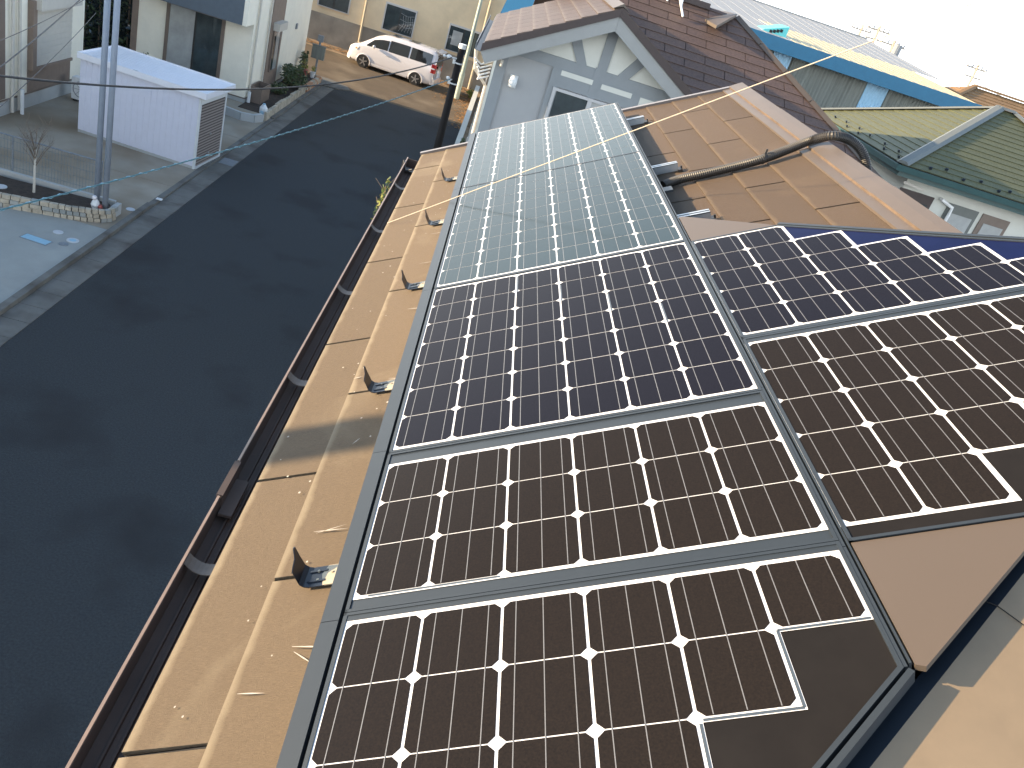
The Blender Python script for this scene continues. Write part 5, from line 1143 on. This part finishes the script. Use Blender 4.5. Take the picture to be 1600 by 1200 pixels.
# snow stops: small studs in two staggered rows above the gutters
for dy, dx in ((4.47,.12),(3.81,.16),(3.40,.05),(3.04,.19),(2.66,.05),(2.32,.17),(1.49,.18),(1.14,.05),(.78,.19),(.40,.06)):
    p = CGf + V3(dx, dy, KK*dx+.012); g = MB(); g.obox(p+V3(0,0,.03), (.010,0,.005), (0,.025,0), (-.008,0,.024)); g.obox(p+V3(.04,0,.02), (.03,0,.015), (0,.010,0), (0,0,.004)); g.build('snow_stop', M['clamp'], gr)
for dx, dy in ((.61,.08),(.98,.19),(1.32,.05),(1.73,.16),(2.10,.05),(2.37,.14),(2.75,.05),(3.1,.16)):
    p = CGf + V3(dx, dy, KK*dy+.012); g = MB(); g.obox(p+V3(0,0,.03), (.025,0,0), (0,.010,.005), (0,-.008,.024)); g.obox(p+V3(0,.04,.02), (.010,0,0), (0,.03,.015), (0,0,.004)); g.build('snow_stop', M['clamp'], gr)
# gutter all round
g = MB()
def gutter_run(g, p, q, out):
    d = (q-p); o = out*.1
    pf = [V3(0,0,0)+out*.01, out*.01+V3(0,0,-.09), out*.11+V3(0,0,-.10), out*.13+V3(0,0,.01), out*.115+V3(0,0,.01), out*.1+V3(0,0,-.085), out*.02+V3(0,0,-.08), out*.02]
    vs = [p+x for x in pf]+[q+x for x in pf]; n = len(pf); g.add(vs, [(i,(i+1)%n,n+(i+1)%n,n+i) for i in range(n)]+[tuple(range(n))[::-1], tuple(range(n,2*n))])
dz = V3(0,0,-.02)
gutter_run(g, CGf+V3(0,-.11,0)+dz, CGb+V3(0,.11,0)+dz, V3(-1,0,0)); gutter_run(g, CGf+V3(-.11,0,0)+dz, V3(CR.x+.1,CGf.y,zeG)+dz, V3(0,-1,0)); g.build('gutter', M['green_metal'], t)
g = MB(); g.box(CGf.x+.02, CR.x-.02, CGf.y+.02, CGf.y+.05, zeG-.22, zeG-.03); g.box(CGf.x+.02, CGf.x+.05, CGf.y+.051, CGb.y-.02, zeG-.22, zeG-.03); g.build('fascia', M['green_metal'], t)
wz = zeG-.05; wy = CGf.y+.5; wx = CGf.x+.5
g = MB(); g.box(wx, CR.x-.5, wy, CGb.y-.5, 0, wz); g.build('wall', M['n_cream'], t)
g = MB(); g.box(wx-.001, CR.x-.51, CGf.y+.06, wy-.001, wz-.16, wz-.10); g.build('soffit', M['n_edge'], t)
# recessed openings seen under the eave
for (pxa, pxb, nm) in ((1403,1448,0),(1492,1530,1),(1556,1588,2)):
    a = at(pxa, 300, Y=wy); b = at(pxb, 330, Y=wy)
    f = MB(); f.box(a.x, b.x, wy-.03, wy-.001, wz-1.7, wz-.42); f = f.build('window', [M['n_edge'], M['hip_blue'], M['brown_trim']][nm], t)
    g = MB(); g.box(a.x+.1, b.x-.07, wy-.04, wy-.031, wz-1.6, wz-.60); g.build('pane', M['glass_curtain'] if nm else M['glass_dark'], f)
a = at(1472, 312, Y=wy-.1); b = at(1488, 325, Y=wy-.1); c = at(1482, 336, Y=wy-.1)
g = MB(); g.tube([a+V3(0,.05,0), a, b, c, c+V3(0,0,-2)], .035, 8); g.build('white_pipe', M['white_paint'], t)
a = at(1412, 284, Y=wy-.15); b = at(1443, 297, Y=wy-.15); g = MB(); g.bar(a, b, .05, .05); g.build('clothes_bar', M['shutter'], t)
# ================================================================== TEAL-TRIMMED WORKSHOP
YT = 30.0
ft = at(1200, 52, Y=YT).z; fbz = at(1200, 76, Y=YT).z
x1T = at(1532, 168, Y=YT).x
t = thing('workshop', 'long workshop with a teal fascia, cream sheet roof and weathered corrugated wall', 'building', (10, YT+4, 0))
g = MB(); g.box(2.5, x1T, YT-.05, YT+.05, fbz, ft); g.build('fascia', M['teal'], t)
# corrugated wall with bays
def corrug(g, x0, x1, y, z0, z1, pitch, amp, m=0):
    n = max(2, int((x1-x0)/pitch*4)); vs = []
    for i in range(n+1):
        x = x0+(x1-x0)*i/n; yy = y+amp*math.sin(2*math.pi*(x-x0)/pitch); vs += [(x,yy,z0),(x,yy,z1)]
    g.add(vs, [(2*i,2*i+2,2*i+3,2*i+1) for i in range(n)], m)
bays = [(2.6,8.75,0),(8.78,9.55,1),(9.58,13.0,0),(13.03,13.95,1),(13.98,x1T-.1,0)]
bx = lambda px, py: at(px, py, Y=YT+.5).x
bays = [(2.6,bx(1207,85),0),(bx(1208,85),bx(1236,95),1),(bx(1237,100),bx(1350,140),0),(bx(1351,140),bx(1387,145),1),(bx(1388,145),x1T-.1,0)]
for a, b, k in bays:
    g = MB(); corrug(g, a, b, YT+.5, 2.5, fbz+.2, .13, .02); g.build('wall_sheet' if not k else 'translucent_sheet', M['corr_blue'] if k else M['corr'], t)
g = MB(); g.box(2.6, x1T-.1, YT+.6, YT+9.8, 0, ft-.3); g.build('inner_wall', M['corr'], t)
# cream low roof climbing to the white upper roof
zc1 = at(1330, 70, Y=YT+5).z
def ribroof(nm, m, x0, x1, ya, za, yb, zb, pitch, rib, x1b=None):
    g = MB(); n = int((x1-x0)/pitch); YB, ZB = yb, zb
    for i in range(n+1):
        xx = x0+i*pitch; xb = min(xx+pitch, x1)
        f_ = 1.0 if x1b is None or xb <= x1b else max(.02, (x1-xb)/(x1-x1b)); yb = ya+(YB-ya)*f_; zb = za+(ZB-za)*f_
        g.add([(xx,ya,za),(xb,ya,za),(xb,yb,zb),(xx,yb,zb)], [(0,1,2,3)])
        g.add([(xx,ya,za),(xx+rib,ya,za+rib),(xx+2*rib,ya,za),(xx,yb,zb),(xx+rib,yb,zb+rib),(xx+2*rib,yb,zb)], [(0,1,4,3),(1,2,5,4)])
    return g.build(nm, m, t)
yr1 = YT+6; pz = at(1400, 128, Y=yr1)
xs_ = at(1245, 62, Y=YT+.3).x
ribroof('lower_roof', M['cream_roof'], xs_, x1T, YT+.06, ft-.02, yr1, at(1380,96,Y=yr1).z, .40, .012, x1b=at(1474,138,Y=yr1).x)
ytop = YT+16; ztop = at(1300, 43, Y=ytop).z; xend = at(1460,105,Y=ytop).x
ribroof('upper_roof', M['white_roof'], 2.5, at(1474,138,Y=yr1).x, yr1, at(1380,96,Y=yr1).z+.0, ytop, ztop, .75, .007)
ribroof('lower_roof_left', M['white_roof'], 2.5, xs_-.01, YT+.06, ft-.02, yr1, at(1380,96,Y=yr1).z, .75, .007)
g = MB(); g.box(2.5, at(1474,138,Y=yr1).x, ytop, ytop+.1, ztop-.1, ztop+.07); g.build('roof_edge', M['n_barge'], t)
# turquoise box with a louvre on the lower roof
t2 = thing('roof_vent', 'turquoise box vent with a dark louvre on the pale workshop roof', 'roof vent', at(1215, 50, Y=YT+1.2))
p = at(1189, 47, Y=YT+1.0); q = at(1226, 62, Y=YT+1.0); zt_ = at(1215, 36, Y=YT+1.0).z
g = MB(); g.prism([V3(p.x,YT+1,ft-.02), V3(q.x,YT+1,ft-.02), V3(q.x,YT+1,zt_), V3(p.x+.1,YT+1,ft+.08)], V3(0,1.1,0)); g.build('box', M['cyan'], t2)
g = MB()
for k in range(4): 
    f0 = .25+.15*k; a = V3(p.x+.1,YT+.99,ft+.05).lerp(V3(q.x-.05,YT+.99,zt_-.06), f0); g.box(a.x, a.x+.1, YT+.985, YT+.998, a.z-.10, a.z-.0)
g.build('louvre', M['dark'], t2)
# ================================================================== FAR THINGS
def farpole(x, y, px, top, label):
    b = at(px[0], px[1], Y=y); a = at(top[0], top[1], Y=y); xx = (a.x+b.x)/2; t = thing('utility_pole', label, 'utility pole', (xx, y, 0), 'far utility poles on the skyline')
    g = MB(); g.cyl((xx,y,0),(xx,y,a.z), .16, .11, n=8); g.build('shaft', M['far_pole'], t)
    g = MB(); 
    for k, zz in enumerate((a.z-.35, a.z-1.0)): g.box(xx-.9+.2*k,xx+.9-.2*k,y-.06,y+.06,zz-.06,zz+.06)
    g.build('crossarm', M['far_pole'], t)
    g = MB(); [g.cyl((xx-.8+.4*k,y,a.z-.3),(xx-.8+.4*k,y,a.z-.05),.05,n=6) for k in range(5)]; g.build('insulator', M['lid_grey'], t)
    return V3(xx,y,a.z-.1)
FP = [farpole(0,75,(1343,52),(1349,40),'thin yellowish far pole left of the transformer pole'), farpole(0,68,(1366,62),(1376,40),'taller far pole right of the thin yellowish one, over the white roof'), farpole(0,62,(1394,78),(1397,62),'short far pole with a grey drum over the white roof'), farpole(0,70,(1511,140),(1528,100),'tall far pole standing over the tan tiled roof at the right')]
def tri(label, a, b, sag): wire(label, hang(a, b, sag), .03, M['lid_grey'], 'far_wire', 'far wires on the skyline')
tri('far wire between the two poles over the white roof', FP[0], FP[1], .3); tri('far wire from the tall white-roof pole down to the drum pole', FP[1], FP[2], .2)
tri('far wire running left from the poles over the white roof', at(1180,-15,Y=75), FP[1], .5); tri('far wire between the drum pole and the tall right pole', FP[2], FP[3], .6); tri('far wire from the tall right pole to the right edge', FP[3], at(1680,170,Y=60), .5)
tri('second far wire from the tall right pole to the right edge', FP[3]-V3(0,0,.9), at(1680,186,Y=60), .5)
t2 = thing('pole_transformer', 'grey drum transformer on the short far pole', 'transformer', FP[2]); g = MB(); g.cyl(FP[2]+V3(.3,-.2,-.9), FP[2]+V3(.3,-.2,-.1), .3, n=12); g.build('drum', M['lid_grey'], t2)
# tan-roofed house far right
t = thing('tan_roofed_house', 'far house with a tan tiled roof behind the green roof at the right edge', 'house', (24,40,0))
Yt = 36.0; c0 = at(1478, 143, Y=Yt); c1 = at(1522, 136, Y=Yt+3); c2_ = at(1700, 190, Y=Yt+3); c3_ = at(1700, 300, Y=Yt-2); c4 = at(1530,172,Y=Yt-2)
e = c1; wdR = 9.0; K2 = .45
eaveY = e.y-5; ze = e.z-K2*5
g = MB(); O5 = V3(e.x-5, eaveY, ze); s5 = math.atan(K2); L5 = 5/math.cos(s5)
slates(g, O5, V3(0,math.cos(s5),math.sin(s5)), V3(1,0,0), V3(0,-math.sin(s5),math.cos(s5)), [(0,0),(0,20),(L5,15),(L5,5)], .28, .9, 0,0, gap=.01, th=.03)
slates(g, V3(e.x-5,eaveY,ze), V3(math.cos(s5),0,math.sin(s5)), V3(0,1,0), V3(-math.sin(s5),0,math.cos(s5)), [(0,0),(0,10),(L5,5)], .28, .9, 0,0, gap=.01, th=.03)
g.build('roof', [M['tan_roof'], M['n_edge']], t)
g = MB(); g.box(e.x-4.4, e.x+14.4, eaveY+.6, eaveY+9.5, 0, ze); g.build('wall', M['cream_wall'], t)
g = MB(); capline(g, V3(e.x,e.y,e.z+.03), V3(e.x+10,e.y,e.z+.03), .18, .1); capline(g, V3(e.x-5,eaveY,ze+.03), V3(e.x,e.y,e.z+.03), .16, .08); g.build('ridge_tiles', M['tan_roof'], t)
# teal low building beyond the gabled house, top edge
b0 = at(782, 20, Y=44); t = thing('low_annex', 'small teal-roofed annex peeping over the brown gable at the top edge', 'building', (b0.x+2,44.5,0))
b1 = at(782, 20, Y=30); 
g = MB(); g.prism([V3(b1.x,30,b1.z-.05), V3(b1.x+5,30,b1.z-.05), V3(b1.x+5,34,b1.z+1.0), V3(b1.x+.25,34,b1.z+1.0)], (0,0,.06)); g.build('roof', M['teal'], t)
g = MB(); g.box(b1.x+.2, b1.x+5, 30.4, 34, 0, b1.z-.06); g.build('wall', M['cream_wall'], t)
# distant low town
far = [(-60,90,14,8,6.5),(-35,96,16,8,7),(10,110,18,9,6.8),(34,84,14,9,7.2),(52,70,13,9,7.0),(64,52,12,10,6.6),(44,110,16,9,7.4),(66,90,16,9,7.2),(38,56,9,8,6.2),(85,60,14,10,7)]
for i, (x, y, w_, d_, h_) in enumerate(far):
    lab = ['far pale house with a hipped brown roof','far cream block with a hipped brown roof'][i%2]
    t = thing('far_house', lab + ' hidden low on the skyline beyond the workshop', 'house', (x,y,0), 'far houses on the skyline')
    g = MB(); g.box(x-w_/2,x+w_/2,y-d_/2,y+d_/2,0,h_-1.8); g.build('wall', M['cream_wall' if i%2 else 'n_cream'], t)
    g = MB(); z=h_-1.8; a=w_/2+.5; b=d_/2+.5; g.add([(x-a,y-b,z),(x+a,y-b,z),(x+a,y+b,z),(x-a,y+b,z),(x-a+b,y,h_),(x+a-b,y,h_)], [(0,1,5,4),(1,2,5),(2,3,4,5),(3,0,4)]); g.build('roof', M['n_edge'], t)
